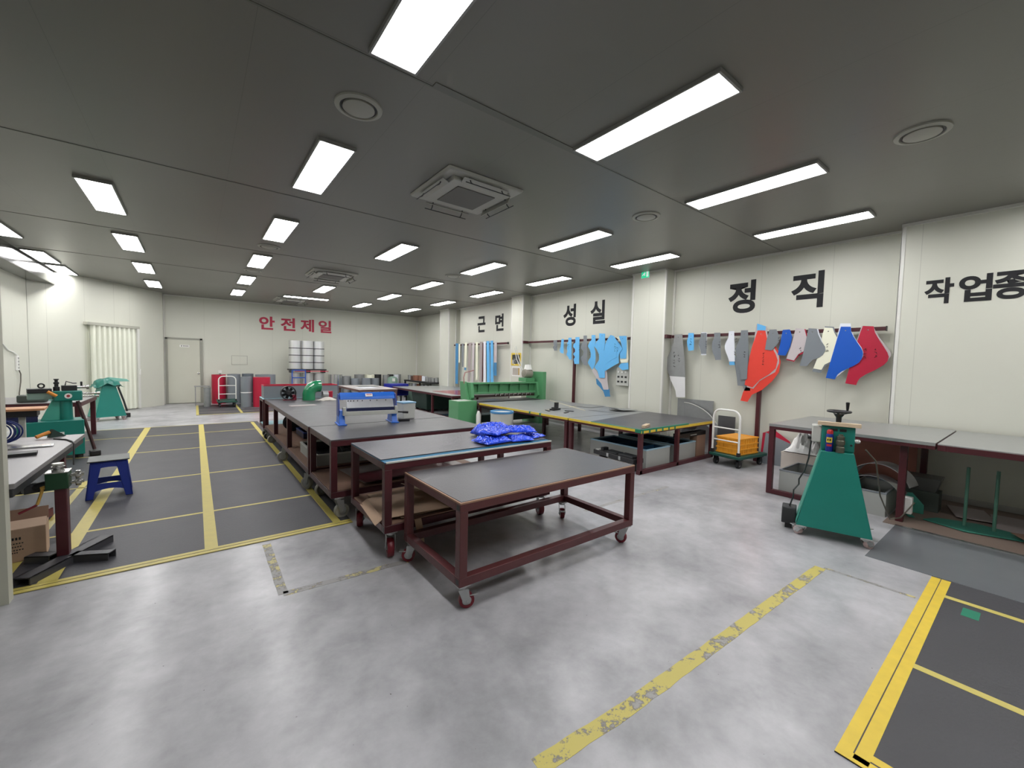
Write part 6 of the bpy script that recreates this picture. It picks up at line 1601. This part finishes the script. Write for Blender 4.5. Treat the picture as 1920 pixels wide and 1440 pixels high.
for z in (0.3, 0.62, 0.88, 1.14):
    w.bx(-0.22, 0.235, 0, 0.03, z, z + 0.035)
w.build('frame', mat('truck_blue', (36, 78, 160), 0.45), t, 0.003)
MB().bx(-0.22, 0.235, -0.2, 0.02, 0, 0.02).build('toe_plate', mat('truck_blue', (36, 78, 160)), t)
coilspec = [(4.22, 16.5, .25, .99, shiny), (4.66, 16.7, .2, .92, galv_d), (4.95, 16.45, .16, .84, grey_p), (5.22, 16.8, .2, .98, galv_d), (5.3, 16.2, .17, .86, grey_p), (5.62, 16.75, .18, .97, cream_p), (5.66, 16.3, .17, .85, grey_p),
            (5.97, 16.85, .15, .98, black_s), (6.27, 16.7, .13, .96, galv), (6.54, 16.9, .12, .98, black_s), (6.8, 17.0, .13, .97, white_p), (7.0, 17.15, .1, .98, galv)]
names = ['tall bright metal coil right of the silver drums', 'dull metal coil second from the silver drums', 'slim grey coil third from the silver drums', 'metal coil against the wall behind the slim grey one', 'grey coil in front, left of the cream one', 'cream topped coil against the far wall', 'grey coil in front, right of the cream one',
         'dark coil in the middle of the far row', 'galvanised coil left of the green tank', 'black coil behind the green tank', 'white coil behind the green tank', 'galvanised coil closest to the far corner']
for (x, y, r, h, m), lab in zip(coilspec, names):
    roll('metal_coil', lab, x, y, r, h, m, 'metal coils along the far wall', 0, 0)
t = thing('green_tank', 'grey green tank with a white label among the far coils', 'tank', (6.12, 15.6, 0))
MB().lathe([(0.2, 0), (0.2, 0.84), (0.15, 0.92), (0.06, 0.95)], (0, 0, 0), 30).build('tank_body', mat('grey_green_tank', (112, 138, 124), 0.45, 0, 0.06, 4), t)
MB().box((-0.03, -0.2, 0.82), (0.11, 0.012, 0.12)).build('label', white, t)
t = thing('steel_rack', 'black steel rack along the right-hand wall near the far corner', 'rack', (7.45, 15.55, 0))
MB().bx(-0.35, 0.4, -1.25, 1.25, 0.70, 0.76).build('rack_shelf', black_s, t, 0.004); MB().bx(-0.35, 0.4, -1.25, 1.25, 0.2, 0.24).build('rack_shelf', black_s, t, 0.004)
for a in (-0.31, 0.36):
    for b in (-1.2, 1.2):
        MB().bx(a - 0.03, a + 0.03, b - 0.03, b + 0.03, 0, 0.7).build('leg', black_s, t)
cop = mat('copper_coil', (150, 104, 84), 0.4, 0.3, 0.1, 8)
random.seed(9)
sm = [(7.3, 16.6, .1, .2, galv), (7.32, 16.35, .09, .17, mat('dark_copper', (96, 66, 54), 0.45)), (7.35, 16.05, .16, .21, cop), (7.38, 15.72, .09, .21, cop), (7.4, 15.45, .1, .2, white_p), (7.42, 15.2, .09, .18, galv), (7.45, 15.0, .08, .16, galv_d), (7.48, 14.8, .09, .15, galv), (7.5, 14.55, .08, .18, galv)]
lb = ['galvanised coil at the far end of the black rack top', 'dark copper coil on the black rack top', 'large copper coil on the black rack top', 'small copper coil right of the large one on the rack', 'white coil on the black rack top', 'galvanised coil right of the white one on the rack', 'dull small coil in the middle of the rack group', 'galvanised small coil second from the rack end', 'galvanised small coil at the near rack end']
for (x, y, r, h, m), l in zip(sm, lb):
    roll('small_coil', l, x, y, r, h, m, 'small coils on the black rack', 0, 0.7602)
for i in range(7):
    roll('small_coil', 'small coil on the lower shelf of the black rack', 7.3 + 0.03 * i, 16.5 - i * 0.32, 0.1, 0.38, (galv, white_p, cop, galv_d)[i % 4], 'small coils on the lower rack shelf', 0, 0.2402)
# small table, blue cart and dark green bin beyond the long tables
frame_table('small_work_table', 'small grey topped table with loose sheets beyond the blue sheet bender', 'work table', 3.62, 4.75, 11.7, 13.8, 0.74, 0.06, 0.0, mat('brown_paint', (92, 66, 60), 0.5),
    [(3.66, 11.74), (4.71, 11.74), (3.66, 13.76), (4.71, 13.76)], None, None, lambda t, X0, X1, Y0, Y1, zt, H, cx, cy: MB().bx(X0, X1, Y0, Y1, zt - .003, H).build('tabletop', mat('pale_metal_top', (186, 180, 178), 0.4, 0.3, 0.1, 6), t, 0.002), None, ())
sheet('loose_sheet', 'white sheet lying on the small grey topped table', 'sheet', (4.05, 12.3, 0.74), 0.6, 0.5, 0.3, white_p, 0.003, 0.0, None, 0.01, 41)
sheet('loose_sheet', 'dull grey sheet lying farther back on the small table', 'sheet', (4.3, 13.0, 0.74), 0.6, 0.6, -0.2, galv_d, 0.003, 0.0, None, 0.01, 42)
t = thing('blue_cart', 'deep blue bin cart behind the small grey topped table', 'cart', (5.75, 14.3, 0), 0.1)
w = MB(); w.bx(-0.36, 0.36, -0.25, 0.25, 0.32, 0.74); w.build('bin', mat('deep_blue_bin', (22, 32, 140), 0.4, 0, 0.06, 4), t, 0.012)
MB().bx(-0.3, 0.3, -0.262, -0.25, 0.38, 0.68).build('front_panel', mat('darker_blue_bin', (18, 26, 116), 0.4), t, 0.01)
for a in (-0.3, 0.3):
    for b in (-0.2, 0.2):
        MB().bx(a - 0.02, a + 0.02, b - 0.02, b + 0.02, 0, 0.32).build('leg', black_s, t)
roll('green_drum', 'tall grey green drum between the blue cart and the galvanised table', 6.42, 14.6, 0.16, 0.62, mat('grey_green_tank', (112, 138, 124)), None, 0, 0)
t = thing('storage_bin', 'large dark green bin under the far galvanised table', 'bin', (6.2, 12.2, 0), 0.0)
w = MB(); w.hexa([(-0.5, -0.5, 0.06), (0.6, -0.5, 0.06), (0.6, 0.5, 0.06), (-0.5, 0.5, 0.06)], [(-0.55, -0.55, 0.58), (0.65, -0.55, 0.58), (0.65, 0.55, 0.58), (-0.55, 0.55, 0.58)]); w.build('bin_body', dgreen, t, 0.02)
for a in (-0.4, 0.5):
    for b in (-0.4, 0.4):
        MB().bx(a - 0.04, a + 0.04, b - 0.03, b + 0.03, 0, 0.06).build('foot', black, t)
o = MB().bx(-0.45, 0.45, -0.3, 0.3, 0, 0.02).build('blue_floor_sheet', mat('dark_teal_sheet', (44, 70, 84), 0.4)); o.location = (6.15, 10.6, 0.0); tag(o, 'dark teal sheet on the floor in front of the dark green bin', 'sheet')
t = thing('tool_tray', 'black tray with yellow parts on the floor by the green shear cabinet', 'tray', (5.98, 10.1, 0), 0.2)
MB().bx(-0.3, 0.3, -0.2, 0.2, 0.0, 0.12).build('tray_body', black_s, t, 0.01)
for a in (-0.2, 0.05, 0.22):
    MB().bx(a - 0.06, a + 0.06, -0.225, -0.2, 0.01, 0.1).build('yellow_part', yel2, t, 0.006)
